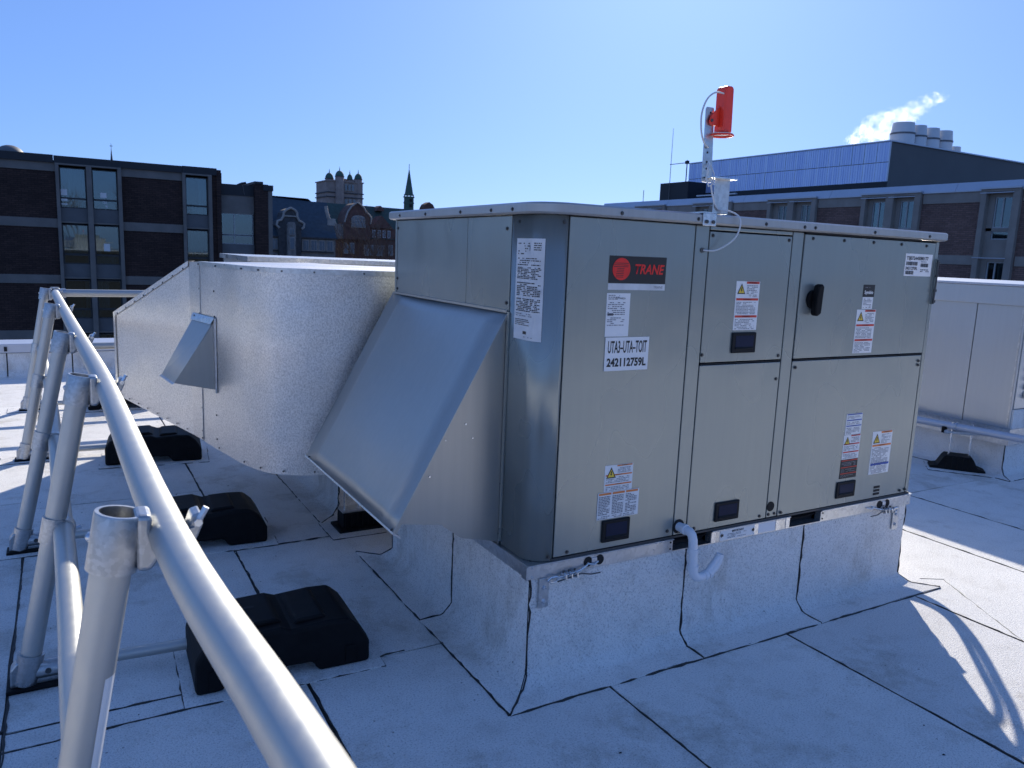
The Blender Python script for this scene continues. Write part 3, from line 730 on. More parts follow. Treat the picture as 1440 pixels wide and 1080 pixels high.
for z in (1.52, 1.545, 1.58, 1.60, 1.725): B().cyl((.735, .0335, z), (0, -1, 0), .004, .0006, 8).build('mast_hole', 'dark', mast)
sens = root('red_sensor', 'red tubular sensor with round base ring on top of the mast', 'sensor', (.79, .03, 1.65))
B().prism([(.773, 1.655), (.818, 1.657), (.813, 1.815), (.806, 1.825), (.780, 1.825), (.771, 1.815)], 'y', -.002, .052).build('sensor_body', 'redplastic', sens, bevel=.010, seg=3)
B().prism([(.724, 1.694), (.732, 1.716), (.770, 1.752), (.772, 1.676), (.728, 1.682)], 'y', .022, .030).build('side_bracket', 'redplastic', sens, bevel=.002)
B().cyl((.732, .022, 1.696), (0, -1, 0), .006, .004, 8).build('pivot_bolt', 'screw', sens)
B().tube([(.790+.044*math.cos(a*math.pi/9), .025+.044*math.sin(a*math.pi/9), 1.647) for a in range(18)], .0042, 8, closed=True).build('base_ring', 'redplastic', sens, smooth=True)
B().cyl((.790, .025, 1.651), (0, 0, 1), .044, .002, 24).build('base_disc', 'paper', sens)
B().cyl((.790, .025, 1.653), (0, 0, 1), .036, .008, 20, .026).build('base_collar', 'redplastic', sens)
cab = B().tube(catmull([(.775, .01, 1.795), (.725, .0, 1.793), (.680, -.004, 1.765), (.655, -.006, 1.71), (.660, -.004, 1.65), (.690, .01, 1.612), (.733, .03, 1.597)], 5), .0034, 8)
tag(cab.build('sensor_cable', 'cable', None, True), 'white cable looping from the red sensor back to the mast strip', 'cable')
loop = B().tube([(.740, .03, 1.54), (.722, .012, 1.52), (.716, .008, 1.48), (.728, .006, 1.452), (.752, .010, 1.462), (.760, .015, 1.50), (.750, .028, 1.535)], .003, 8)
tag(loop.build('sensor_cable', 'cable', None, True), 'small white cable loop hanging at the middle of the mast', 'cable')
c2 = B().tube(catmull([(.752, .02, 1.46), (.770, .02, 1.41), (.80, .02, 1.372), (.845, .0, 1.366), (.858, -.036, 1.345), (.856, -.048, 1.31), (.838, -.045, 1.265), (.80, -.032, 1.232), (.76, -.02, 1.213), (.716, -.004, 1.212)], 5), .0032, 8)
tag(c2.build('sensor_cable', 'cable', None, True), 'white cable hanging over the roof cap into the front of the unit', 'cable')
B().cyl((.715, 0, 1.212), (0, -1, 0), .010, .004, 12).build('cable_gland', 'screw', U)

# ---- tie-downs ------------------------------------------------------------
def tiedown(x, side, label):
    t = root('tie_down', label, 'tie-down', (x, -.01, -.02), 'cable tie-downs holding the unit to its curb')
    xb = .062 if side > 0 else 2.140
    B().box(xb-.022, xb+.022, -.0075, -.002, -.116, .0).build('anchor_plate', 'galv', t, bevel=.002)
    for z in (-.038, -.090):
        bo = B().cyl((xb, -.0075, z), (0, -1, 0), .0105, .002, 14).build('washer', 'zinc', t)
        B().cyl((xb, -.0095, z), (0, -1, 0), .0065, .006, 6).build('anchor_bolt', 'zinc', bo)
    # eye, thimble, three clips and wire running to the rail holes
    xe = xb+side*.045
    B().tube([(xb+side*.01, -.018, -.008), (xb+side*.02, -.022, .004), (xb+side*.045, -.022, .004), (xb+side*.055, -.022, -.006), (xb+side*.04, -.02, -.017), (xb+side*.02, -.018, -.016)], .0045, 8, closed=True).build('eye_hook', 'zinc', t, smooth=True)
    wp = [(xe, -.02, -.004), (xb+side*.10, -.022, .004), (xb+side*.15, -.020, .010), (xb+side*.185, -.012, .020), (xb+side*.2, .0, .026)]
    B().tube(wp, .0042, 8).build('wire_rope', 'zinc', t, smooth=True)
    B().tube([(p_[0], p_[1]-.008, p_[2]-.010) for p_ in wp[:3]]+[(xb+side*.19, -.034, -.008), (xb+side*.235, -.032, -.010)], .0028, 8).build('wire_tail', 'screw', t, smooth=True)
    for q in (.075, .10, .125):
        cpt = B().tube([(xb+side*q, -.022, .012), (xb+side*(q+.004), -.036, .008), (xb+side*(q+.002), -.038, -.006), (xb+side*q, -.022, -.012)], .0035, 6).build('rope_clip', 'zinc', t, smooth=True)
        B().box(xb+side*q-.007, xb+side*q+.007, -.020, -.010, -.012, .010).build('clip_saddle', 'zinc', cpt, bevel=.002)
        B().cyl((xb+side*q, -.020, .012), (0, 0, 1), .005, .008, 6).build('clip_nut', 'screw', cpt)
    B().tube([(xb+side*.19, -.008, .024), (xb+side*.215, -.018, .020), (xb+side*.24, -.008, .026)], .0038, 8).build('wire_loop', 'zinc', t, smooth=True)
    return t
tiedown(.06, 1, 'wire rope tie-down with bolted plate at the near corner of the curb')
tiedown(2.14, -1, 'wire rope tie-down with bolted plate at the right end of the curb')

# conduit whip on the right end of the unit (its looping shadow falls on the roof)
for dy, dx, rr, lb in ((0, 0, .020, 'outer flexible conduit looping out from the right end of the unit'), (.062, .01, .017, 'inner flexible conduit nested inside the loop at the right end of the unit')):
    pa = [(2.235, .52+dy, .72-dy), (2.42, .48+dy, .71-dy), (2.55, .40+dy, .62-dy), (2.60, .315+dy, .47), (2.60, .25+dy, .3), (2.60, .205+dy, .16), (2.6, .185+dy, .05+dy*.3), (2.6, .20+dy, -.04+dy*.6), (2.6, .27+dy, -.085+dy*.9), (2.58, .37+dy, -.085+dy*.9), (2.5, .5+dy, -.06+dy*.5), (2.38, .58+dy, .02), (2.24, .60+dy, .12)]
    pa = [(x+.17, y+.2, z+.14) if x > 2.49 else (x, y+.2, z) for x, y, z in pa]
    tag(B().tube(catmull([tuple(q+(dx if k == 0 else 0) for k, q in enumerate(p)) for p in pa], 4), rr, 10).build('flexible_conduit', 'rubber', None, True), lb, 'conduit')

# ================================================================ STUCCO DUCT
D = root('supply_duct', 'large elbow duct clad in embossed silver aluminium beside the grey unit', 'duct', (-.4, 2.4, 0))
outer = [(1.3, 1.50), (.7, 1.505), (.3, 1.515), (0, 1.53), (-.18, 1.553), (-.312, 1.586), (-.40, 1.616), (-.478, 1.660), (-.535, 1.713), (-.575, 1.785), (-.605, 1.87), (-.635, 1.97), (-.679, 2.207), (-.712, 2.38), (-.736, 2.53)]
# smooth with Catmull-Rom
oc = catmull(outer, 4)
DT = 1.052
def wall(pts, z0, z1, name, mat='stucco', parent=D, smooth=True):
    vs = []; NZ = 8
    for (x, y), a, b in zip(pts, z0, z1):
        for k in range(NZ+1): vs.append((x, y, lerp(a, b, k/NZ)))
    return B().add(vs, [(i*(NZ+1)+k, i*(NZ+1)+k+1, (i+1)*(NZ+1)+k+1, (i+1)*(NZ+1)+k) for i in range(len(pts)-1) for k in range(NZ)]).build(name, mat, parent, smooth)
wall(oc, [0]*len(oc), [DT]*len(oc), 'elbow_panel')
strip = [(-.736, 2.53), (-.769, 2.716)]
wall(strip, [.002, .002], [DT, DT-.005], 'seam_strip', parent=D)
P1, P2 = Vector((-.769, 2.716)), Vector((-1.135, 3.54))
def fac(t): return P1.lerp(P2, t)
fz0 = lambda t: .0+.122*t; fz1 = lambda t: lerp(DT-.005, .676, t)
fp = [tuple(fac(i/10)) for i in range(11)]
wall(fp, [fz0(i/10) for i in range(11)], [fz1(i/10) for i in range(11)], 'transition_panel')
endb = (-.42, 3.76)
inner = [(1.3, 2.5), (.75, 2.52), (.35, 2.62), (.12, 2.85), (.05, 3.1)]
# top: elbow (flat) + transition (sloped)
n_o = len(oc); tv = [(x, y, DT+.001) for x, y in oc]+[(-.769, 2.716, DT-.004)]+[(x, y, DT+.001) for x, y in inner[::-1]]
B().add(tv, [tuple(range(len(tv)))]).build('top_panel', 'stucco', D)
B().add([(-.769, 2.716, DT-.004), (-1.135, 3.54, .676), (endb[0], endb[1], .676), (.05, 3.1, DT)], [(0, 1, 2, 3)]).build('transition_top', 'stucco', D)
B().add([(-1.135, 3.54, .122), (endb[0], endb[1], .122), (endb[0], endb[1], .676), (-1.135, 3.54, .676)], [(0, 1, 2, 3)]).build('end_panel', 'stucco', D)
B().add([(endb[0], endb[1], .122), (.05, 3.1, 0), (.05, 3.1, DT), (endb[0], endb[1], .676)], [(0, 1, 2, 3)]).build('inner_panel', 'stucco', D)
wall(inner, [0]*5, [DT]*5, 'inner_panel')
bv = [(x, y, .0) for x, y in oc]+[(-.769, 2.716, 0)]+[(x, y, 0) for x, y in inner[::-1]]
B().add(bv, [tuple(range(len(bv)))]).build('bottom_panel', 'stucco', D)
B().add([(-.769, 2.716, 0), (-1.135, 3.54, .122), (endb[0], endb[1], .122), (.05, 3.1, 0)], [(0, 1, 2, 3)]).build('transition_bottom', 'stucco', D)
# folded trims
def off_path(pts, d):
    out = []
    for i, p in enumerate(pts):
        a = Vector(pts[max(i-1, 0)]); b = Vector(pts[min(i+1, len(pts)-1)]); t = (b-a).normalized(); n = Vector((-t.y, t.x))
        out.append(Vector(p)+n*d)
    return out
sgn = -1 if off_path([(0, 0), (-1, 0)], 1)[0].y > 0 else 1   # outward is away from the inside of the bend
o1 = off_path(oc, .006*1); o2 = off_path(oc, -.006)
test = o1 if (o1[10]-Vector((.4, 2.6))).length > (o2[10]-Vector((.4, 2.6))).length else o2
tp = [(p.x, p.y, DT-.022) for p in test]; tq = [(p.x, p.y, DT+.004) for p in test]; ti = [(x+(x-p.x)*6, y+(y-p.y)*6, DT+.004) for (x, y), p in zip(oc, test)]
vs = []
for a, b, c in zip(tp, tq, ti): vs += [a, b, c]
B().add(vs, [(3*i+k, 3*i+k+1, 3*i+k+4, 3*i+k+3) for i in range(len(tp)-1) for k in range(2)]).build('top_trim', 'galv', D)
nf = Vector((-(P2-P1).y, (P2-P1).x)).normalized();
if nf.x > 0: nf = -nf
q = [P1+nf*.005, P2+nf*.005]
B().add([(q[0].x, q[0].y, DT-.03), (q[1].x, q[1].y, .650), (q[1].x, q[1].y, .682), (q[0].x, q[0].y, DT+.002), (P1.x-nf.x*.04, P1.y-nf.y*.04, DT+.002), (P2.x-nf.x*.04, P2.y-nf.y*.04, .684)], [(0, 1, 2, 3), (3, 2, 5, 4)]).build('slope_trim', 'stucco', D)
B().add([(q[1].x, q[1].y, .124), (q[1].x-nf.y*-.0, q[1].y, .676), (lerp(P2.x, P1.x, .03)+nf.x*.006, lerp(P2.y, P1.y, .03)+nf.y*.006, .69), (lerp(P2.x, P1.x, .03)+nf.x*.006, lerp(P2.y, P1.y, .03)+nf.y*.006, .120)], [(0, 1, 2, 3)]).build('end_trim', 'galv', D)
dsc = mesh_only(B().cyl((0, 0, 0), (-1, 0, 0), .0048, .005, 8), 'duct_screw', 'screw')
for i in range(8):
    t = (i+.5)/8; p = P1.lerp(P2, t)+nf*.004; inst(dsc, 'duct_screw', (p.x, p.y, fz0(t)+.02), D); inst(dsc, 'duct_screw', (p.x, p.y, fz1(t)-.02), D)
for i in range(7):
    z = .06+i*.14; inst(dsc, 'duct_screw', (-.737, 2.545, z), D, (0, 0, -.2)); inst(dsc, 'duct_screw', (-.697, 2.30, z), D, (0, 0, -.2))
for i in range(0, n_o, 7):
    p = test[i]; a = oc[i]; ang = math.atan2(p.y-a[1], p.x-a[0])-math.pi
    inst(dsc, 'duct_screw', (p.x, p.y, .02), D, (0, 0, ang)); inst(dsc, 'duct_screw', (p.x, p.y, DT-.012), D, (0, 0, ang))
# vertical lap joints: a second sheet edge slightly proud
for x, y, nx, ny in ((-.7365, 2.53, -.98, -.2),):
    B().box(x-.004, x, y-.004, y+.004, .005, DT-.02).build('lap_edge', 'galv', D)
# small vent hood on the duct
HV = root('vent_hood', 'small triangular galvanised hood fixed on the silver duct wall', 'vent hood', (-.72, 2.45, .5))
ya, yb = 2.31, 2.63
def wx(y): return -.699-(y-2.31)*.19
vs = [(wx(ya), ya, .735), (wx(yb), yb, .735), (-.945, yb, .395), (-.913, ya, .394), (wx(ya), ya, .352), (wx(yb), yb, .345)]
B().add([vs[0], vs[1], vs[2], vs[3]], [(0, 1, 2, 3)]).build('hood_slope', 'hoodpaint', HV)
B().prism([(wx(ya)-.0, .73), (-.915, .393), (wx(ya)-.002, .345)], 'y', ya, ya+.003).build('hood_cheek', 'hoodpaint', HV)
B().prism([(wx(yb)-.0, .73), (-.945, .395), (wx(yb)-.002, .345)], 'y', yb-.003, yb).build('hood_cheek', 'hoodpaint', HV)
B().prism([(wx(ya)+.004, .75), (wx(ya)+.004, .33), (wx(ya)-.006, .33), (wx(ya)-.006, .75)], 'y', ya-.035, ya).build('hood_flange', 'galv', HV)
B().add([(wx(ya)-.004, ya-.03, .755), (wx(yb)-.004, yb+.02, .755), (wx(yb)-.02, yb+.01, .715), (wx(ya)-.02, ya-.0, .715)], [(0, 1, 2, 3)]).build('hood_flange', 'galv', HV)
B().add([(-.913, ya-.003, .394), (-.945, yb+.004, .395), (-.958, yb+.004, .388), (-.925, ya-.003, .386)], [(0, 1, 2, 3)]).build('hood_lip', 'galv', HV)
for y, z in ((2.32, .74), (2.6, .74)): inst(dsc, 'hood_screw', (wx(y)-.006, y, z), HV)

# curb under the duct and plenum behind
cb2 = root('roof_curb', 'white membrane curb in shade under the silver duct', 'roof curb', (.6, 2.7, GZ))
curb(cb2, -.04, 1.3, 2.15, 3.05, -.04, [.6], [])
PL = root('plenum_box', 'pale galvanised plenum box standing behind the silver duct', 'duct', (1, 4.6, GZ))
B().box(-.13, 2.6, 4.12, 5.3, GZ+.1, 1.04).build('plenum_wall', 'galvlight', PL, bevel=.004)
B().prism([(-.16, 1.03), (2.63, 1.03), (2.63, 1.052), (-.16, 1.068)], 'y', 4.09, 5.33).build('plenum_cap', 'galv', PL)
B().box(-.1, 2.57, 4.16, 5.26, GZ, GZ+.1).build('plenum_curb', 'flashing', PL)
for x in (.78, 1.7): B().box(x-.006, x+.006, 4.112, 4.12, GZ+.1, 1.03).build('standing_seam', 'galv', PL)

# ================================================================ SECOND UNIT (RIGHT)
X5 = 5.0
U2 = root('rooftop_unit', 'pale galvanised casing partly seen behind the right end of the near unit', 'rooftop unit', (6.4, 2.3, -.17))
B().box(X5+.01, 7.9, .98, 4.1, -.15, .93).build('inner_casing', 'dark', U2)
for a, b in ((.97, 1.344), (1.344, 2.2), (2.2, 3.1), (3.1, 4.1)):
    B().box(X5, X5+.02, a+.003, b-.003, -.04, .925).build('side_panel', 'galvlight', U2, bevel=.003)
B().box(X5-.004, X5+.01, .985, .995, -.04, .90).build('corner_bead', 'galv', U2)
for a, b in ((5.02, 5.9), (5.9, 6.9), (6.9, 7.9)): B().box(a+.003, b-.003, .965, .985, .12, .925).build('end_panel', 'galvlight', U2, bevel=.003)
B().box(5.02, 7.9, .96, .985, -.04, .115).build('end_base', 'flashing', U2)
for k in range(9): B().prism([(.955, .20+k*.07), (.930, .215+k*.07), (.965, .262+k*.07)], 'x', 5.12, 5.80).build('louvre_blade', 'galv', U2)
B().box(X5-.03, 7.95, .93, 4.15, .925, 1.075).build('roof_cap', 'galvlight', U2, bevel=.006)
B().box(X5-.045, 7.97, .915, 4.17, 1.075, 1.093).build('cap_edge', 'coping', U2, bevel=.004)
B().box(X5-.02, 7.92, .95, 4.12, -.17, -.04).build('base_rail', 'galv', U2)
cb3 = root('roof_curb', 'white membrane curb under the pale casing on the right', 'roof curb', (6.4, 2.5, GZ))
curb(cb3, X5+.02, 7.85, .99, 4.08, -.17, [1.4], [1.9])
# gas pipe run and stand
gp = B().tube([(4.82, -1.2, -.05), (4.8, .75, -.055), (4.8, 1.6, -.077), (4.78, 3.6, -.09)], .030, 14)
tag(gp.build('gas_pipe', 'coping', None, True), 'long pale pipe running in front of the casing on the right', 'pipe')
ps = root('pipe_stand', 'black rubber pipe stand with two threaded rods in front of the right casing', 'pipe stand', (4.84, 1.25, GZ))
def rubber_block(parent, cx, cy, L, W, H, rotz=0, z=GZ):
    c, s = math.cos(rotz), math.sin(rotz)
    prof = [(-L/2, 0), (-L/2, H*.18), (-L*.36, H*.28), (-L*.27, H*.85), (-L*.23, H), (L*.23, H), (L*.27, H*.85), (L*.36, H*.28), (L/2, H*.18), (L/2, 0)]
    b = B().prism(prof, 'y', -W/2, W/2)
    b.v = [(cx+x*c-y*s, cy+x*s+y*c, z+zz_) for x, y, zz_ in b.v]
    o = b.build('rubber_base', 'rubber', parent, bevel=.006)
    for k in range(5):
        u = -L*.2+k*L*.1; bb = B().box(u-.006, u+.006, -W/2-.006, W/2+.006, .012, H*.9)
        bb.v = [(cx+x*c-y*s, cy+x*s+y*c, z+zz_) for x, y, zz_ in bb.v]; bb.build('base_rib', 'rubber', o)
    return o
rubber_block(ps, 4.84, 1.25, .40, .16, .12, R(-52))
for dx, dy in ((-.05, .045), (.05, -.06)):
    B().cyl((4.84+dx, 1.25+dy, GZ+.1), (0, 0, 1), .007, .285, 8).build('threaded_rod', 'zinc', ps)
B().tube([(4.76, 1.34, -.118), (4.92, 1.15, -.112)], .016, 6).build('strut_channel', 'galv', ps)
B().tube([(4.80+.034*math.cos(a), 1.26, -.068+.034*math.sin(a)) for a in [i*math.pi/5 for i in range(10)]], .007, 6, closed=True).build('pipe_clamp', 'zinc', ps)
B().box(4.755, 4.785, 1.33, 1.36, -.13, -.08).build('rod_nut', 'rubber', ps)
# pad sheets under stands and weights
def pad(cx, cy, L, W, rot=0, label='pad'):
    c, s = math.cos(rot), math.sin(rot)
    pts = [(cx+x*c-y*s+random.uniform(-.004, .004), cy+x*s+y*c+random.uniform(-.004, .004)) for x, y in ((-L/2, -W/2), (0, -W/2), (L/2, -W/2), (L/2, 0), (L/2, W/2), (0, W/2), (-L/2, W/2), (-L/2, 0))]
    o = B().prism(pts, 'z', GZ+.0005, GZ+.005).build('membrane_patch', 'flashing', roof)
    for a, b in ((0, 2), (2, 4), (4, 6), (6, 0)):
        bead([(pts[a][0], pts[a][1], GZ+.0015), (pts[b][0], pts[b][1], GZ+.0015)], .003)
pad(4.85, 1.22, .5, .3, R(-52))
# small stand under the hood
st = root('pipe_stand', 'black ribbed rubber stand with thin rods partly hidden under the sloped hood', 'pipe stand', (.03, 1.88, GZ))
B().box(-.14, .18, 1.79, 1.97, GZ, GZ+.02).build('base_plate', 'rubber', st, bevel=.004)
B().box(-.11, .15, 1.82, 1.94, GZ+.02, GZ+.105).build('rubber_base', 'rubber', st, bevel=.005)
for k in range(8): B().box(-.10+k*.033, -.09+k*.033, 1.812, 1.948, GZ+.02, GZ+.1).build('base_rib', 'rubber', st)
B().box(-.11, .15, 1.835, 1.925, GZ+.105, GZ+.118).build('strut_channel', 'galv', st)
for x in (-.085, .0): B().cyl((x, 1.88, GZ+.1), (0, 0, 1), .006, .33, 8).build('threaded_rod', 'zinc', st)
B().cyl((-.2, 1.88, GZ+.40), (1, 0, 0), .02, .8, 12).build('support_pipe', 'galv', st)
pad(.03, 1.87, .46, .3)

# ================================================================ GUARDRAIL
G = root('guardrail', 'aluminium tube guardrail with leaning posts along the left side of the roof', 'guardrail', (-1.6, 2, GZ))
TR = .034
ZR = .65
rx = [(-2.7, -1.155), (-1.57, -1.229), (-.81, -1.281), (.84, -1.309), (2.24, -1.357), (3.9, -1.414), (6.02, -1.483)]
mx = [(-2.7, -1.40), (-.525, -1.441), (-.04, -1.447), (.786, -1.462), (1.864, -1.484), (3.646, -1.528), (6.05, -1.625)]
def interp(tab, y):
    for (a, b), (c, d) in zip(tab, tab[1:]):
        if y <= c: return lerp(b, d, (y-a)/(c-a))
    return tab[-1][1]
tr = catmull([(x, y) for y, x in rx], 5)
B().tube([(x, y, ZR) for x, y in tr], TR, 28).build('top_rail', 'tube', G, smooth=True)
mr = catmull([(x, y) for y, x in mx], 5)
B().tube([(x, y, .15) for x, y in mr], TR*.95, 24).build('mid_rail', 'tube', G, smooth=True)
B().tube([(-1.50, 6.02, ZR), (3.2, 6.02, ZR)], TR, 20).build('top_rail', 'tube', G, smooth=True)
B().tube([(-1.60, 6.05, .15), (3.2, 6.05, .15)], TR*.95, 20).build('mid_rail', 'tube', G, smooth=True)
posts = [(-.80, -1.545), (.78, -1.593), (2.2, -1.661), (4.1, -1.705), (5.97, -1.748)]
for y, xf in posts:
    xr = interp(rx, y); xt = xr-.074
    top = Vector((xt, y, ZR+.045)); foot = Vector((xf, y, GZ+.07)); ax = (top-foot).normalized()
    ptop = top-ax*.03
    po = B().tube([foot-ax*.01, ptop], TR, 28, r_in=TR-.004).build('post', 'tube', G, smooth=True)
    # top crossover fitting: open sleeve, saddle round the rail, lug with bolt
    sl = B().tube([top-ax*.105, top-ax*.1045, top-ax*.004, top], [TR*1.16, TR*1.24, TR*1.24, TR*1.2], 32, r_in=TR*1.01).build('crossover_clamp', 'cast', G, smooth=True)
    for dz, dy in ((-.045, -.6), (-.045, -1.8)):
        d = Vector((math.cos(math.pi+dy*.6), math.sin(math.pi+dy*.6), 0)); c0 = top+ax*dz+d*(TR*1.2)
        B().cyl(c0, d, .009, .006, 12).cyl(c0+d*.006, d, .006, .003, 6).build('set_screw', 'zinc', sl, True)
    hw = .030; vs = []; K = 18
    for i in range(K+1):
        a = lerp(R(150), R(372), i/K)
        for rr, yy in ((TR*1.03, -hw), (TR*1.3, -hw), (TR*1.3, hw), (TR*1.03, hw)):
            vs.append((xr+rr*math.cos(a), y+yy, ZR+rr*math.sin(a)))
    fs = [(i*4+k, i*4+(k+1) % 4, (i+1)*4+(k+1) % 4, (i+1)*4+k) for i in range(K) for k in range(4)]+[(0, 1, 2, 3), (K*4, K*4+3, K*4+2, K*4+1)]
    B().add(vs, fs).build('saddle', 'cast', sl, smooth=True)
    B().prism([(xt+TR*.6, ZR-.060), (xr-TR*.9, ZR-.062), (xr-TR*.45, ZR-.040), (xr-TR*.8, ZR+.012), (xr-TR*.72, ZR+.042), (xt+TR*.6, ZR+.044)], 'y', y-hw*1.1, y+hw*1.1).build('clamp_web', 'cast', sl, bevel=.009, seg=3)
    B().prism([(xr+TR*1.0, ZR-.02), (xr+TR*1.34, ZR-.02), (xr+TR*1.75, ZR+.012), (xr+TR*1.65, ZR+.034), (xr+TR*1.2, ZR+.030), (xr+TR*.98, ZR+.008)], 'y', y-hw*.8, y+hw*.8).build('clamp_lug', 'cast', sl, bevel=.004)
    B().cyl((xr+TR*1.45, y-hw*.9, ZR+.018), (0, -1, 0), .0075, .008, 6).cyl((xr+TR*1.45, y-hw*.9, ZR+.018), (.5, 0, .85), .006, .03, 8).build('clamp_bolt', 'zinc', sl)
    # mid fitting
    t = (.15-foot.z)/(top.z-foot.z); mc = foot.lerp(top, t); xm = interp(mx, y)
    ms = B().tube([mc-ax*.045, mc+ax*.045], TR*1.2, 28, r_in=TR).build('mid_clamp', 'cast', G, smooth=True)
    B().tube([(xm, y-.026, .15), (xm, y+.026, .15)], TR*1.16, 24, r_in=TR*.95).build('mid_saddle', 'cast', ms, smooth=True)
    B().box(mc.x+TR, xm-TR*.8, y-.018, y+.018, .115, .185).build('clamp_web', 'cast', ms, bevel=.004)
    B().cyl((xm+TR*1.1, y, .145), (1, 0, .2), .009, .018, 6).build('set_screw', 'zinc', ms)
    # foot: angled socket fitting on rubber plate, arm to the counterweight
    ft = B().tube([foot-ax*.055, foot+ax*.055], TR*1.25, 24, r_in=TR).build('foot_fitting', 'cast', G, smooth=True)
    B().tube([(xf-.02, y, GZ+.055), (xf+.15, y, GZ+.055)], TR*1.0, 20).build('arm_socket', 'cast', ft, smooth=True)
    B().prism([(xf-.058, GZ+.012), (xf+.155, GZ+.012), (xf+.15, GZ+.06), (xf+.03, GZ+.09), (xf-.035, GZ+.105), (xf-.055, GZ+.08)], 'y', y-.026, y+.026).build('fitting_web', 'cast', ft, bevel=.006)
    B().box(xf-.07, xf+.165, y-.05, y+.05, GZ+.001, GZ+.016).build('rubber_foot', 'rubber', ft, bevel=.004)
    for dx, dz in ((.0, .10), (-.012, .065), (.06, .06), (.11, .06)):
        B().cyl((xf+dx, y-.030, GZ+dz), (0, -1, 0), .010, .007, 12).cyl((xf+dx, y-.037, GZ+dz), (0, -1, 0), .006, .001, 6).build('set_screw', 'screw', ft, True)
    B().tube([(xf+.14, y, GZ+.055), (-1.02, y-.04, GZ+.06)], .0215, 18).build('ballast_arm', 'tube', G, smooth=True)
# corner joint of the rails
B().tube([(-1.50, 5.99, ZR), (-1.40, 6.02, ZR)], TR*1.22, 20).build('corner_fitting', 'cast', G, smooth=True)
B().tube([(-1.483, 6.02, ZR-.05), (-1.483, 6.02, ZR+.052)], TR*1.1, 20).build('corner_fitting', 'cast', G, smooth=True)
# counterweights
def weight(cx, cy, label, first=None, rot=0):
    r_ = root('counterweight', label, 'counterweight', (cx, cy, GZ), 'black counterweights along the guardrail')
    r_.rotation_euler = (0, 0, rot); rotm = Matrix.Rotation(-0, 4, 'Z')
    def bl(b, name, mat='rubber', bev=.010):
        o = b.build(name, mat, None, bevel=bev, seg=2); o.parent = r_; return o
    prof = [(-.315, .004), (-.315, .12), (-.285, .17), (-.26, .188), (-.03, .192), (0, .200), (.13, .200), (.165, .186), (.215, .15), (.255, .12), (.315, .105), (.318, .004),
            (.13, .004), (.115, .05), (-.20, .055), (-.225, .004)]
    prof = [(-.315, .004), (-.315, .13), (-.285, .178), (-.24, .195), (-.02, .205), (.02, .190), (.155, .200), (.235, .196), (.280, .155), (.305, .115), (.318, .085), (.318, .004), (.12, .004), (.10, .045), (-.19, .05), (-.22, .004)]
    bl(B().prism(prof, 'y', -.175, .175), 'weight_body', bev=.016)
    bl(B().prism([(-.27, .19), (-.24, .212), (-.03, .222), (.0, .20)], 'y', -.12, .13), 'raised_top', bev=.008)
    bl(B().prism([(.03, .186), (.05, .208), (.145, .212), (.17, .19)], 'y', -.13, .13), 'raised_top', bev=.008)
    bl(B().box(-.20, -.04, -.10, -.082, .200, .2145+.004), 'grip_slot', 'dark', .002)
    bl(B().box(-.18, -.05, .01, .03, .200, .2195), 'grip_slot', 'dark', .002)
    bl(B().box(-.05, .05, -.03, .03, .018, .05), 'arm_bracket', 'galv', .003)
    for x in (-.25, .24): bl(B().box(x-.02, x+.02, -.18, -.172, .02, .09), 'side_rib', 'rubber', .003)
    bl(B().prism([(.2, .17), (.23, .155), (.25, .13), (.22, .13)], 'y', -.06, .06), 'cable_hook', 'rubber', .002)
    return r_
for cx, cy, lb, rot in ((-.765, .60, 'black plastic counterweight nearest the camera in the unit shade', R(-2)), (-.835, 2.02, 'black plastic counterweight second from the camera between duct and rail', R(-3)),
                        (-.89, 3.86, 'black plastic counterweight in the sun below the small vent hood', R(-6)), (-.95, 5.93, 'small far black counterweight behind the end of the silver duct', R(-2))):
    weight(cx, cy, lb, rot=rot); pad(cx+.005, cy-.0, .72, .46, rot)
weight(-.75, -.84, 'black counterweight beside the lowest post at the bottom edge of the photo', rot=0)
for y, xf in posts[2:]:
    pts = [(xf-.16, y-.09), (xf+.2, y-.10), (xf+.2, y+.1), (xf-.16, y+.1)]
    B().prism(pts, 'z', GZ+.0005, GZ+.0045).build('membrane_patch', 'flashing', roof)
    for a in range(4):
        b = (a+1) % 4; bead([(*pts[a], GZ+.001), (*pts[b], GZ+.001)], .003)
# printed sticker strip along the near post
o = B(); y, xf = posts[0]; xt = interp(rx, y)-.074; top = Vector((xt, y, ZR+.045)); foot = Vector((xf, y, GZ+.07)); ax = (top-foot).normalized()
vs = []
for i in range(7):
    a = R(lerp(-62, -20, i/6)); d = Vector((math.cos(a), math.sin(a), 0))
    for s_ in (.30, .62): p = top-ax*s_+d*(TR+.0008); vs.append(tuple(p))
sk = B().add(vs, [(2*i, 2*i+1, 2*i+3, 2*i+2) for i in range(6)]).build('post_sticker', 'paper', G)

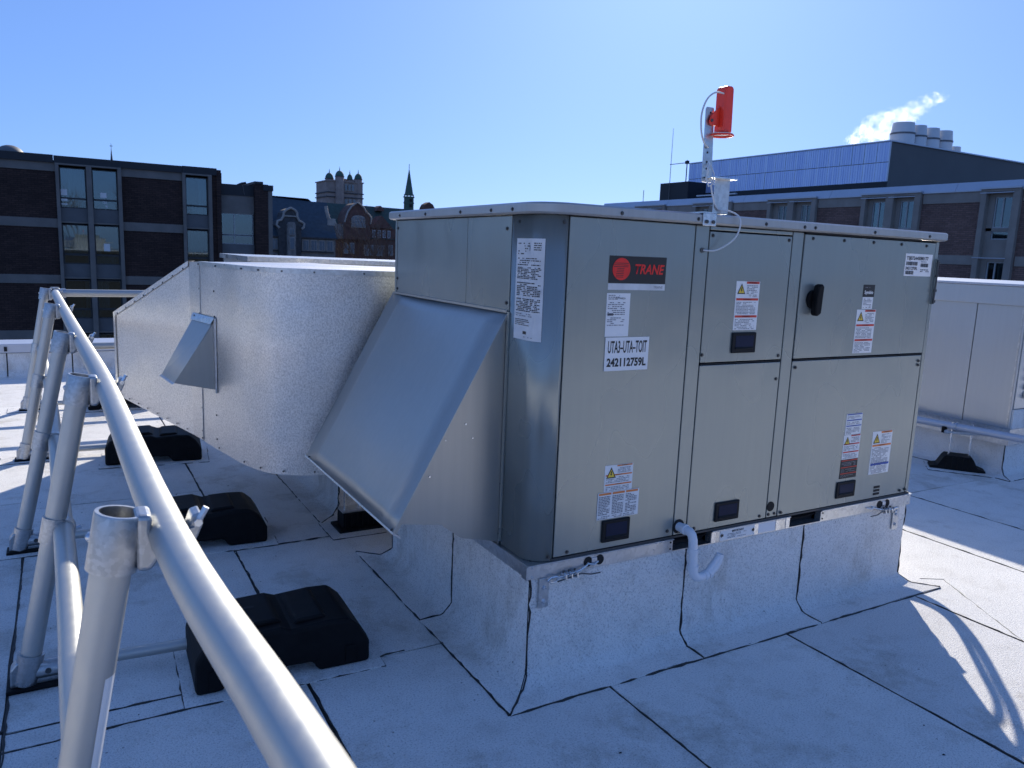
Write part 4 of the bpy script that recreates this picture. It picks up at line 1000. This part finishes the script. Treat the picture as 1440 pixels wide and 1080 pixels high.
# ================================================================ LEFT BRICK BUILDING
LB = root('brick_building', 'dark brown brick building of several storeys behind the far parapet', 'building', (-2, 50, -12))
Y = 46.0; ST = 2.93
def win_unit(parent, x0, x1, z0, z1, y, axis='x', fr='frame', curtain=None, frac=1.0, panes=1, f=.045, mull=None):
    """framed window: frame ring, glass pane, dark room and curtain behind. axis 'x': faces -y; axis 'y': faces -x"""
    def bx(b, u0, u1, d0, d1, a, c):
        return b.box(u0, u1, d0, d1, a, c) if axis == 'x' else b.box(d0, d1, u0, u1, a, c)
    b = B()
    bx(b, x0, x1, y, y+.08, z0, z0+f); bx(b, x0, x1, y, y+.08, z1-f, z1); bx(b, x0, x0+f, y, y+.08, z0+f, z1-f); bx(b, x1-f, x1, y, y+.08, z0+f, z1-f)
    if mull:
        for mm in mull: bx(b, mm-f*.6, mm+f*.6, y, y+.08, z0+f, z1-f)
    w_ = b.build('window', fr, parent)
    bx(B(), x0+f, x1-f, y+.04, y+.05, z0+f, z1-f).build('pane', 'glass', w_)
    bx(B(), x0+f, x1-f, y+1.2, y+1.21, z0+f, z1-f).build('room_back', 'room', w_)
    if curtain:
        a0, a1, cm = curtain
        n = 24; vs = []
        for i in range(n+1):
            u = lerp(lerp(x0, x1, a0), lerp(x0, x1, a1), i/n); dd = y+.2+.03*math.sin(i*1.7)
            for z in (z0+(z1-z0)*(1-frac)+f, z1-f): vs.append((u, dd, z) if axis == 'x' else (dd, u, z))
        B().add(vs, [(2*i, 2*i+1, 2*i+3, 2*i+2) for i in range(n)]).build('curtain', cm, w_)
    return w_
def papers(w_, lst, y):
    for x0, x1, z0, z1 in lst: B().box(x0, x1, y+.06, y+.065, z0, z1).build('paper_sheet', 'paper', w_)
Xl, Xr = -20.0, 6.51
B().box(Xl, Xr, Y+1.4, Y+16, -12, 5.0).build('building_core', 'room', LB)
B().box(Xl, Xr, Y+.0, Y+16, 5.0, 5.02).build('roof_deck', 'fascia', LB)
bays = [(-17.6, -14.5, 2), (-9.5, -6.4, 2), (-1.45, 1.64, 2), (4.69, 6.25, 1)]
solid = []; cur = Xl
for a, b, n in bays: solid.append((cur, a)); cur = b
solid.append((cur, Xr))
for a, b in solid:
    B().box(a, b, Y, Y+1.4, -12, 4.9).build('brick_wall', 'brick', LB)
    if b-a > .5:
        for k in range(6):
            z1 = 4.88 if k == 0 else 2.03-ST*(k-1); z0 = 4.45 if k == 0 else z1-.46
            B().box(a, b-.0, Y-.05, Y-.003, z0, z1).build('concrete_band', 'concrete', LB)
for i, (a, b) in enumerate([(Xl, -13), (-13, -1.5), (-1.5, 4.7), (4.7, Xr+.02)]):
    B().box(a+.01, b-.01, Y-.16-.01*(i % 2), Y+.5, 4.883, 5.25+.02*(i % 2)).build('roof_fascia', 'fascia', LB)
B().box(Xr, Xr+.25, Y-.1, Y+6, -12, 5.2).build('end_wall', 'brick', LB)
for bi, (a, b, n) in enumerate(bays):
    ps_ = [(a, a+.17), (b-.19, b)]+([((a+b)/2-.13, (a+b)/2+.13)] if n == 2 else [])
    for p0, p1 in ps_: B().box(p0, p1, Y-.20, Y+.35, -12, 4.80).build('concrete_pier', 'concrete', LB, bevel=.02)
    B().box(a, b, Y-.20, Y+.35, 4.80, 4.882).build('bay_head', 'concrete', LB)
    slots = [(a+.17, (a+b)/2-.13), ((a+b)/2+.13, b-.19)] if n == 2 else [(a+.17, b-.19)]
    for si, (x0, x1) in enumerate(slots):
        for k in range(5):
            zt = 4.70-ST*k
            if k == 0: cur_ = [(0, 1, 'curtain2'), (.02, 1, 'curtain2')][si % 2] if bi == 2 and si == 0 else None
            cs = {(2, 0, 0): (.0, 1, 'curtain2'), (2, 1, 0): None, (2, 0, 1): (0, 1, 'curtain'), (2, 1, 1): (0, .25, 'curtain2'), (2, 0, 2): (.78, 1, 'curtain2'), (2, 1, 2): (0, .5, 'curtain2'), (3, 0, 0): (.6, 1, 'curtain2'), (3, 0, 1): (0, 1, 'curtain')}.get((bi, si, k), (0, random.choice((.3, .5, 1)), 'curtain'))
            w_ = win_unit(LB, x0+.02, x1-.02, 3.13-ST*k, zt, Y+.12, curtain=cs)
            w2_ = win_unit(LB, x0+.02, x1-.02, 2.63-ST*k, 3.12-ST*k, Y+.12, curtain=(0, 1, 'curtain') if (si+k) % 2 == 0 else None)
            B().box(x0, x1, Y+.10, Y+.16, 1.93-ST*k, 2.62-ST*k).build('spandrel_panel', 'spandrel', LB)
            B().box(x0, x1, Y+.02, Y+.2, 1.84-ST*k, 1.925-ST*k).build('concrete_sill', 'concrete', LB)
            if bi == 2 and k == 0:
                if si == 0: papers(w_, [(-1.24, -.95, 3.26, 3.58)], Y+.12-.08); papers(w2_, [(-1.24, -.95, 2.98, 3.09), (-1.24, -.95, 2.78, 2.84)], Y+.04)
                else: papers(w_, [(.60, .90, 3.25, 3.52)], Y+.04); papers(w2_, [(.68, .92, 3.02, 3.05), (.70, .92, 2.94, 2.97), (.84, .92, 2.76, 2.86)], Y+.04)
            if bi == 2 and k == 1 and si == 1: papers(w_, [(.66, .96, .42, .82)], Y+.04)
dm = B().dome((-3.45, Y+1.5, 5.1), .72, .62, 20, 6); dm.build('skylight_dome', 'spandrel', LB, smooth=True)
B().box(6.50, 6.98, Y+1, Y+4, 4.0, 5.13).build('stair_head', 'brick', LB)
# lower wing at the right end
LW = root('brick_wing', 'lower brick wing with wide pale-framed window at the right end of the brown building', 'building', (8, 49, -12))
B().box(6.77, 9.6, Y+1.6, Y+9, -12, 4.0).build('building_core', 'room', LW)
B().box(6.77, 8.66, Y+.35, Y+1.5, 3.88, 4.5).build('roof_fascia', 'fascia', LW)
B().box(6.6, 8.66, Y+.4, Y+.5, 2.84, 3.88).build('upper_panel', 'concrete', LW)
for k in range(4):
    z = -2.93*k
    w_ = win_unit(LW, 6.55, 8.62, 1.62+z, 2.84+z, Y+.42, fr='wframe', mull=[7.53], f=.035, curtain=None)
    w_ = win_unit(LW, 6.55, 8.62, 1.08+z, 1.58+z, Y+.42, fr='wframe', mull=[7.53], f=.035, curtain=None)
    B().box(6.6, 8.66, Y+.4, Y+.5, -.09+z if k < 3 else -12, 1.08+z).build('lower_panel', 'spandrel', LW)
B().box(8.66, 9.41, Y+.0, Y+8, -12, 4.6).build('brick_pillar', 'brick', LW)
B().box(9.41, 9.66, Y+.02, Y+8, -12, 4.25).build('concrete_pier', 'concrete', LW)
B().box(8.64, 9.12, Y-.05, Y+8, 4.6, 4.74).build('pillar_cap', 'fascia', LW); B().box(9.12, 9.70, Y-.05, Y+8, 4.25, 4.57).build('pillar_cap', 'fascia', LW)
B().tube([(7.85, Y+1, 4.5), (8.1, Y+1, 4.62), (8.35, Y+1, 4.68)], .07, 8).build('roof_pipe', 'fascia', LW)
B().tube([(8.02, Y+.33, 4.5), (8.12, Y+.33, 3.95)], .02, 6).build('rain_leader', 'spandrel', LW)
sp = B().cyl((3.95, 96, 4), (0, 0, 1), .45, 4.5, 8, .22); sp.cyl((3.95, 96, 8.5), (0, 0, 1), .2, 2.2, 8, .02)
sp.box(3.80, 4.10, 95.97, 96.03, 10.95, 11.01); sp.box(3.93, 3.97, 95.97, 96.03, 10.6, 11.25)
tag(sp.build('church_spire', 'slate', None), 'thin dark church spire with a cross rising behind the brick building', 'spire')

# ================================================================ RIGHT BUILDING
X = 40.0
RBd = root('brick_building', 'long brick building with pale coping and paired windows behind the unit on the right', 'building', (46, 28, -12))
B().box(X+1.4, X+24, 2, 54.4, -12, 5.6).build('building_core', 'room', RBd)
B().box(X+.2, X+24, 2, 54.4, 5.6, 5.7).build('roof_deck', 'fascia', RBd)
rb = [(4.5, 6.45, 1), (10.0, 13.7, 2), (19.6, 21.55, 1), (24.85, 28.55, 2), (31.8, 35.72, 2), (39.0, 42.9, 2), (46.1, 49.8, 2)]
cur = 2.0; sol = []
for a, b, n in rb: sol.append((cur, a)); cur = b
sol.append((cur, 54.4))
for a, b in sol:
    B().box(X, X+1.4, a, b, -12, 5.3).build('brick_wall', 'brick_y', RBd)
    for k in range(5):
        z1 = 5.3 if k == 0 else 2.02-3.27*(k-1); z0 = 4.75 if k == 0 else z1-.48
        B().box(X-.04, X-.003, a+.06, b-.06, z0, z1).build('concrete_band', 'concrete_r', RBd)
segs = [2, 9, 16, 23, 30.9, 38, 46, 54.5]
for a, b in zip(segs, segs[1:]):
    B().prism([(X-.12, 5.30), (X-.12, 5.36), (X+.12, 5.80), (X+.5, 5.82), (X+.5, 5.30)], 'y', a+.01, b-.01).build('metal_coping', 'coping', RBd)
for bi, (a, b, n) in enumerate(rb):
    B().box(X-.30, X-.121, a-.06, b+.06, 5.37, 5.46).build('bay_canopy', 'coping', RBd)
    ps_ = [(a, a+.36), (b-.28, b)]+([((a+b)/2-.22, (a+b)/2+.28)] if n == 2 else [])
    for p0, p1 in ps_: B().box(X-.22, X+.4, p0, p1, -12, 5.24).build('concrete_pier', 'concrete_r', RBd, bevel=.02)
    B().box(X-.22, X+.4, a, b, 5.24, 5.368).build('bay_head', 'concrete_r', RBd)
    slots = [(a+.36, (a+b)/2-.22), ((a+b)/2+.28, b-.28)] if n == 2 else [(a+.36, b-.28)]
    for si, (y0, y1) in enumerate(slots):
        for k in range(4):
            z = -3.27*k
            B().box(X-.26, X-.1, y0-.05, y1+.30, 5.16+z, 5.20+z).build('window_hood', 'coping', RBd)
            lo = y0+.02; hi = min(y1, y0+1.02)
            pass
            w_ = win_unit(RBd, lo, hi, 3.43+z, 5.0+z, X+.18, 'y', 'wframe', curtain=(0, .55, 'curtain') if (bi+si+k) % 2 else None, f=.06, mull=[lo+(hi-lo)*.60])
            w_ = win_unit(RBd, lo, hi, 2.86+z, 3.28+z, X+.18, 'y', 'wframe', f=.05)
            B().box(X+.12, X+.26, y0, y1, 1.95+z, 2.86+z).build('spandrel_panel', 'concrete_r', RBd)
            B().box(X+.12, X+.26, y0, y1, 3.28+z, 3.43+z).build('transom_panel', 'concrete_r', RBd)
            B().box(X+.12, X+.26, y0, y1, 5.0+z, 5.24+z if k == 0 else 5.22+z).build('window_header', 'concrete_r', RBd)
            if hi < y1: B().box(X+.12, X+.26, hi, y1, 2.86+z, 5.0+z).build('recess_panel', 'concrete_r', RBd)
# penthouse with metal cladding
PH = root('penthouse', 'rooftop plant room with blue reflecting metal cladding and dark end wall', 'penthouse', (56, 41, 5.8))
XP, YP0, YP1 = 46.0, 31.45, 50.55
B().box(XP+.05, XP+22, YP0+.05, YP1, 5.7, 9.38).build('plant_room_wall', 'clad_dark', PH)
B().box(XP-.04, XP+.045, YP0-.02, YP1, 5.7, 6.83).build('plinth', 'fascia', PH)
n = 20; dy = (YP1-YP0)/n
for r_, (z0, z1) in enumerate(((6.84, 8.06), (8.10, 9.36))):
    for i in range(n):
        t = random.uniform(-.012, .012)
        y0 = YP0+i*dy+.01; y1 = y0+dy-.02
        b = B().add([(XP+t, y0, z0), (XP-t, y1, z0), (XP-t, y1, z1), (XP+t, y0, z1)], [(0, 1, 2, 3)])
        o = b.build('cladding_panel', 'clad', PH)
        rbz = B()
        for q in range(1, 5):
            yy = lerp(y0, y1, q/5); rbz.box(XP-.03, XP-.013, yy-.012, yy+.012, z0+.01, z1-.01)
        rbz.build('panel_rib', 'clad', o)
B().box(XP-.06, XP+22.1, YP0-.05, YP1+.05, 9.38, 9.46).build('roof_edge', 'coping', PH)
B().box(XP-.02, XP+.04, YP0-.03, YP0+.03, 6.84, 9.38).build('corner_trim', 'coping', PH)
for i in range(5):
    pass
# stacks
for i, (x0, x1, zt, lb) in enumerate(((50.5, 52.15, 11.46, 'broad pale exhaust stack nearest the steam, leftmost in the row'), (52.27, 53.65, 11.44, 'pale exhaust stack second from the left on the plant room'), (53.8, 55.2, 11.42, 'pale exhaust stack third from the left on the plant room'),
                                  (55.35, 56.8, 11.40, 'pale exhaust stack fourth from the left on the plant room'), (57.0, 58.15, 10.42, 'short pale exhaust stub at the right end of the stack row'))):
    s_ = root('exhaust_stack', lb, 'exhaust stack', ((x0+x1)/2, 34.4, 9.46), 'exhaust stacks on the plant room')
    c = ((x0+x1)/2, 34.4); r_ = (x1-x0)/2*.98
    B().tube([(c[0], c[1], 9.46), (c[0], c[1], zt-.75), (c[0], c[1], zt-.5), (c[0], c[1], zt)], [r_*1.0, r_*1.02, r_*.97, r_*.90], 20, r_in=r_*.8).build('stack_shell', 'stack', s_, smooth=True)
    B().tube([(c[0], c[1], zt-.82), (c[0], c[1], zt-.70)], r_*1.05, 20).build('stack_band', 'spandrel', s_)
# shed, antennas
tag(B().box(44, 46.0, 48.3, 51.8, 5.72, 7.65).build('roof_shed', 'fascia', None), 'small dark shed on the roof at the left end of the plant room', 'shed')
an = root('antenna', 'tall thin whip antenna with a crossbar left of the plant room', 'antenna', (44, 50.5, 5.7))
B().cyl((43.9, 50.5, 5.7), (0, 0, 1), .035, 6.4, 6, .018).build('whip', 'spandrel', an); B().cyl((43.9, 50.6, 9.15), (0, -1, 0), .03, 2.1, 6).build('crossbar', 'spandrel', an)
B().cyl((43.9, 48.5, 7.6), (0, 0, 1), .05, 1.75, 6).build('side_mast', 'spandrel', an); B().box(43.8, 44, 48.35, 48.65, 9.05, 9.3).build('mast_head', 'fascia', an)
tag(B().cyl((43.9, 53.9, 5.7), (0, 0, 1), .03, 1.5, 6).build('lightning_rod', 'spandrel', None), 'short thin rod at the far left end of the right building roof', 'rod')
tag(B().box(43.8, 44, 42.7, 47, 6.35, 6.45).build('roof_duct', 'coping', None), 'thin bright pipe along the foot of the blue cladding', 'pipe')
# steam
def mat_steam():
    m = bpy.data.materials.new('steam'); m.use_nodes = True; t = m.node_tree
    for n in list(t.nodes): t.nodes.remove(n)
    o = t.nodes.new('ShaderNodeOutputMaterial'); v = t.nodes.new('ShaderNodeVolumePrincipled')
    v.inputs['Color'].default_value = (1, 1, 1, 1); v.inputs['Anisotropy'].default_value = .6
    g = t.nodes.new('ShaderNodeNewGeometry'); n1 = t.nodes.new('ShaderNodeTexNoise'); n1.inputs['Scale'].default_value = 1.5; n1.inputs['Detail'].default_value = 6; n1.inputs['Roughness'].default_value = .62
    t.links.new(g.outputs['Position'], n1.inputs['Vector'])
    r = t.nodes.new('ShaderNodeMapRange'); r.inputs['From Min'].default_value = .47; r.inputs['From Max'].default_value = .80; r.inputs['To Max'].default_value = .75
    t.links.new(n1.outputs[0], r.inputs['Value']); t.links.new(r.outputs[0], v.inputs['Density']); t.links.new(v.outputs[0], o.inputs['Volume']); return m
M['steam'] = mat_steam()
stp = [(47.0, 9.7, .4), (48.6, 10.3, .8), (49.9, 11.0, 1.05), (51.2, 11.6, .95), (52.6, 12.0, .85), (53.8, 12.6, .75), (55.0, 13.3, .6), (56.3, 13.95, .5), (57.8, 14.3, .3)]
sc = catmull([(a, b, c) for a, b, c in stp], 4)
stm = B().tube([(a, 35.6, b) for a, b, c in sc], [max(.05, c*(1+.25*math.sin(i*1.9))) for i, (a, b, c) in enumerate(sc)], 14).build('steam_plume', 'steam', None)
tag(stm, 'white steam plume drifting up from behind the exhaust stacks', 'steam')

# ================================================================ DISTANT OLD BUILDINGS
def depth(p, y, ny):   # same sight line, farther plane
    k = (ny-CAM.y)/(y-CAM.y); return (CAM.x+(p[0]-CAM.x)*k, CAM.z+(p[1]-CAM.z)*k)
GA = root('stone_manor', 'old grey stone building with steep blue slate roof and scrolled gable', 'building', (23, 94, -12))
B().box(15, 27.05, 90, 100, -12, 2.1).build('stone_wall', 'stone', GA)
fr_ = [(15, 2.1), (27.15, 2.1)]; rg = [depth(p, 90, 95) for p in ((26.0, 6.2), (24.2, 6.2), (23.8, 6.5), (15, 6.65))]
vs = [(x, 89.7, z) for x, z in fr_]+[(x, 95, z) for x, z in rg]+[(15, 100.3, 2.1), (27.15, 100.3, 2.1)]
B().add(vs, [(0, 1, 2, 3, 4, 5), (6, 5, 4, 3, 2, 7), (1, 7, 2), (0, 5, 6)]).build('slate_roof', 'slate', GA)
gab = [(20.3, -3), (20.3, 3.0), (20.0, 3.3), (20.1, 3.75), (20.5, 3.9), (20.75, 4.3), (20.8, 4.75), (21.1, 5.05), (21.6, 5.3), (22.1, 5.05), (22.3, 4.8), (22.3, 4.35), (22.55, 3.9), (22.9, 3.75), (23.1, 3.6), (23.05, 3.2), (22.8, 3.0), (22.8, -3)]
B().prism(gab, 'y', 89.2, 92).build('gable_wall', 'stonedark', GA)
gp_ = [(x, 89.1, z) for x, z in gab[1:-1]]
B().tube(gp_, .14, 8).build('gable_coping', 'stonelight', GA)
B().box(20.85, 22.25, 89.05, 89.3, 4.3, 4.45).build('string_course', 'stonelight', GA)
B().prism([(21.12, -3), (22.0, -3), (22.0, 3.4), (21.85, 3.7), (21.25, 3.7), (21.12, 3.4)], 'y', 88.5, 89.25).build('oriel', 'stone', GA)
for x0, x1, z0, z1 in ((21.33, 21.78, .7, 1.95), (21.33, 21.5, 2.3, 2.9), (21.6, 21.78, 2.3, 2.9)):
    w_ = B().box(x0-.06, x1+.06, 88.44, 88.5, z0-.06, z1+.06).build('window', 'stonelight', GA); B().box(x0, x1, 88.40, 88.44, z0, z1).build('pane', 'glassfar', w_)
for x0 in (23.15, 24.1, 25.05, 26.0, 19.6, 18.3):
    w_ = B().box(x0-.1, x0+.78, 89.85, 89.98, .55, 1.85).build('window', 'stonelight', GA); B().box(x0+.05, x0+.63, 89.8, 89.85, .65, 1.7).build('pane', 'glassfar', w_)
    B().box(x0-.14, x0+.8, 89.75, 89.98, .38, .5).build('sill', 'stonedark', w_); B().box(x0+.32, x0+.37, 89.77, 89.8, .65, 1.7).build('mullion', 'stonelight', w_)
B().box(15, 27.2, 89.6, 89.75, 1.98, 2.14).build('gutter', 'stonedark', GA)
B().cyl((20.55, 95, 6.4), (0, 0, 1), .18, .8, 8).build('chimney_pot', 'stonedark', GA)
B().tube([(25.95, 90.2, 5.8), (26.05, 90.2, 5.2), (26.25, 90.2, 4.5), (26.55, 90.2, 4.0), (26.95, 90.2, 4.2), (27.05, 90.2, 3.8)], .2, 8).build('gable_coping', 'stonelight', GA)
B().box(26.2, 27.05, 90.0, 90.4, 3.6, 4.4).build('gable_stone', 'stonelight', GA)
GB = root('red_brick_hall', 'old red brick hall with curved gable and tall arched window', 'building', (38, 114, -12))
B().box(32.8, 46, 110, 122, -12, 2.5).build('brick_wall', 'redbrick', GB)
rr_ = [depth(p, 110, 116) for p in ((43.5, 7.1), (31.6, 7.3))]
B().add([(30.9, 109.7, 2.5), (46, 109.7, 2.5), (rr_[0][0]+3, 116, rr_[0][1]), (rr_[1][0]-1.5, 116, rr_[1][1]), (31, 122, 2.5), (46, 122, 2.5)], [(0, 1, 2, 3), (4, 3, 2, 5), (0, 3, 4), (1, 5, 2)]).build('slate_roof', 'slate_g', GB)
gb = [(34.3, 2.3), (34.3, 4.7), (34.5, 5.4), (34.8, 6.2), (35.3, 6.9), (35.7, 7.25), (36.2, 7.55), (36.7, 7.25), (37.1, 6.95), (37.5, 6.3), (38.0, 5.9), (38.3, 5.5), (38.2, 4.6), (38.2, 2.3)]
B().prism(gb, 'y', 109.2, 113).build('gable_wall', 'redbrick', GB)
B().tube([(x, 109.1, z) for x, z in gb[1:-1]], .12, 6).build('gable_coping', 'stonelight', GB)
aw = [(35.3, 4.0), (37.4, 4.0), (37.4, 5.3)]+[(36.35+1.05*math.cos(a), 5.3+.45*math.sin(a)) for a in [i*math.pi/6 for i in range(1, 6)]]+[(35.3, 5.3)]
w_ = B().prism(aw, 'y', 109.05, 109.19).build('arched_window', 'stonelight', GB)
for c in range(5):
    for r_ in range(3): B().box(35.4+c*.4, 35.7+c*.4, 109.0, 109.05, 4.1+r_*.5, 4.5+r_*.5).build('pane', 'glassfar', w_)
for x0 in (37.15, 37.95, 38.75, 39.55, 40.35, 41.1):
    w_ = B().box(x0, x0+.45, 109.8, 109.98, 2.7, 3.8).build('window', 'coping', GB); B().box(x0+.07, x0+.38, 109.75, 109.8, 2.8, 3.7).build('pane', 'glassfar', w_)
for x0, z0 in ((37.5, .0), (38.35, .0), (39.2, 0), (40.05, 0), (41.3, .1), (34.4, .2), (35.3, .2)):
    w_ = B().box(x0, x0+.7, 109.8, 109.98, z0, z0+1.6).build('window', 'stonelight', GB); B().box(x0+.1, x0+.6, 109.75, 109.8, z0+.1, z0+1.5).build('pane', 'glassfar', w_)
B().prism([(38.3, 4.1), (40.0, 5.9), (41.8, 4.1)], 'y', 109.3, 112).build('dormer_gable', 'redbrick', GB)
pass
B().box(36.9, 43, 109.85, 112, 2.4, 4.05).build('attic_wall', 'redbrick', GB)
B().prism([(40.9, 6.8), (41.1, 7.3), (41.5, 7.6), (41.9, 7.3), (42.1, 6.8)], 'y', 114, 116).build('dormer_gable', 'redbrick', GB)
B().box(33.2, 34.3, 109.7, 112, 2.3, 4.4).build('stone_stack', 'stone', GB)
# tower
TW = root('stone_tower', 'square pinkish stone tower with four domed turrets far behind the old buildings', 'tower', (50.7, 163, -12))
B().box(46.9, 54.5, 160, 168, -12, 14.6).build('tower_wall', 'towerstone', TW)
for z in (11.2, 12.1, 14.4): B().box(46.7, 54.7, 159.8, 168.2, z, z+.22).build('string_course', 'stonedark' if z < 14 else 'towerstone', TW)
for x in (49.9, 50.6, 51.4, 52.3, 53.0): B().box(x-.25, x+.25, 159.9, 168, 14.6, 15.1).build('merlon', 'towerstone', TW)
for x, y, r_, zt in ((47.65, 161, .85, 15.0), (49.45, 159.8, .9, 15.5), (53.7, 160.6, .8, 15.3), (51.75, 160.2, .6, 15.0)):
    zb_ = 14.4 if r_ < .7 else 9.0; tt = B().cyl((x, y, zb_), (0, 0, 1), r_, zt-zb_, 12).build('turret', 'towerstone', TW)
    B().dome((x, y, zt), r_*1.02, 1.15, 12, 5).build('turret_dome', 'copper', tt, smooth=True); B().cyl((x, y, zt+1.05), (0, 0, 1), .12, .9, 6, .02).build('finial', 'copper', tt)
    B().cyl((x, y, zt-.12), (0, 0, 1), r_*1.12, .16, 12).build('turret_cornice', 'stonedark', tt)
for x0, x1, z0, z1 in ((50.5, 51.1, 12.65, 14.0), (51.25, 51.85, 12.65, 14.0), (52.0, 52.6, 12.65, 14.0), (50.5, 51.2, 9.9, 11.0), (51.4, 52.1, 9.9, 11.0), (52.3, 52.95, 9.9, 11.0)):
    w_ = B().box(x0, x1, 159.8, 159.97, z0, z1).build('window', 'stonelight', TW); B().box(x0+.1, x1-.1, 159.74, 159.8, z0+.1, z1-.1).build('pane', 'glassfar', w_)
SPI = root('church_spire', 'green copper steeple with open belfry right of the stone tower', 'spire', (56.7, 141, -12))
B().tube([(56.75, 140, -5), (56.75, 140, 10.9)], 1.0, 8).build('belfry', 'copper', SPI)
B().tube([(56.75, 140, 11.4), (56.72, 140, 16.2)], [.88, .05], 8).build('spire_roof', 'copper', SPI)
for z, r_ in ((10.9, 1.15), (9.8, 1.1), (11.3, 1.0)): B().tube([(56.75, 140, z), (56.75, 140, z+.18)], r_, 8).build('cornice', 'copper', SPI)
for a in range(8): B().cyl((56.75+.9*math.cos(a*math.pi/4), 140+.9*math.sin(a*math.pi/4), 11.0), (0, 0, 1), .1, .5, 6).build('belfry_column', 'copper', SPI)
for z in (10.1, 9.1): B().box(56.5, 57.0, 138.95, 139.05, z, z+.55).build('louvre_opening', 'dark', SPI)
B().box(56.68, 56.76, 139.96, 140.04, 16.1, 17.1).build('finial', 'dark', SPI)
tag(B().prism([(59.8, 6), (59.8, 9.2), (60.2, 9.9), (61, 10.35), (61.8, 9.9), (62.2, 9.2), (62.2, 6)], 'y', 140, 142).build('brick_gable', 'redbrick', None), 'small rounded brick gable top just above the left end of the unit cap', 'gable')

# bare trees
def bare_tree(x, y, z0, H, seed, label, lean=0):
    rnd = random.Random(seed); t = root('bare_tree', label, 'tree', (x, y, z0), 'bare winter trees')
    tips = B(); trunk = B()
    def br(p, d, L, r, lv):
        q = p+d*L; (trunk if lv < 2 else tips).tube([p, p.lerp(q, .5)+Vector((rnd.uniform(-1, 1), rnd.uniform(-1, 1), 0))*L*.04, q], [r, r*.8, r*.6], 5 if lv < 2 else 3, cap=False)
        if lv >= 6: return
        for k in range(3 if lv < 5 else 2):
            nd = (d+Vector((rnd.uniform(-1, 1), rnd.uniform(-1, 1), rnd.uniform(-.25, .65)))*.62).normalized(); br(q, nd, L*rnd.uniform(.62, .85), r*.56, lv+1)
    br(Vector((x, y, z0)), Vector((lean, 0, 1)).normalized(), H*.28, H*.02, 0)
    trunk.build('trunk', 'bark', t); o = tips.build('twigs', 'bark', t); o['kind'] = 'stuff'
bare_tree(29.8, 93, -12, 18.5, 3, 'bare brown tree in front of the left part of the red brick hall')
bare_tree(34.0, 96, -12, 18.5, 5, 'bare brown tree in front of the right part of the red brick hall')
pass
bare_tree(-6.0, -30, -12, 22, 11, 'tall bare tree behind the camera, mirrored in the brick building windows')
bare_tree(5.0, -26, -12, 21, 12, 'second tall bare tree behind the camera, mirrored in the windows')
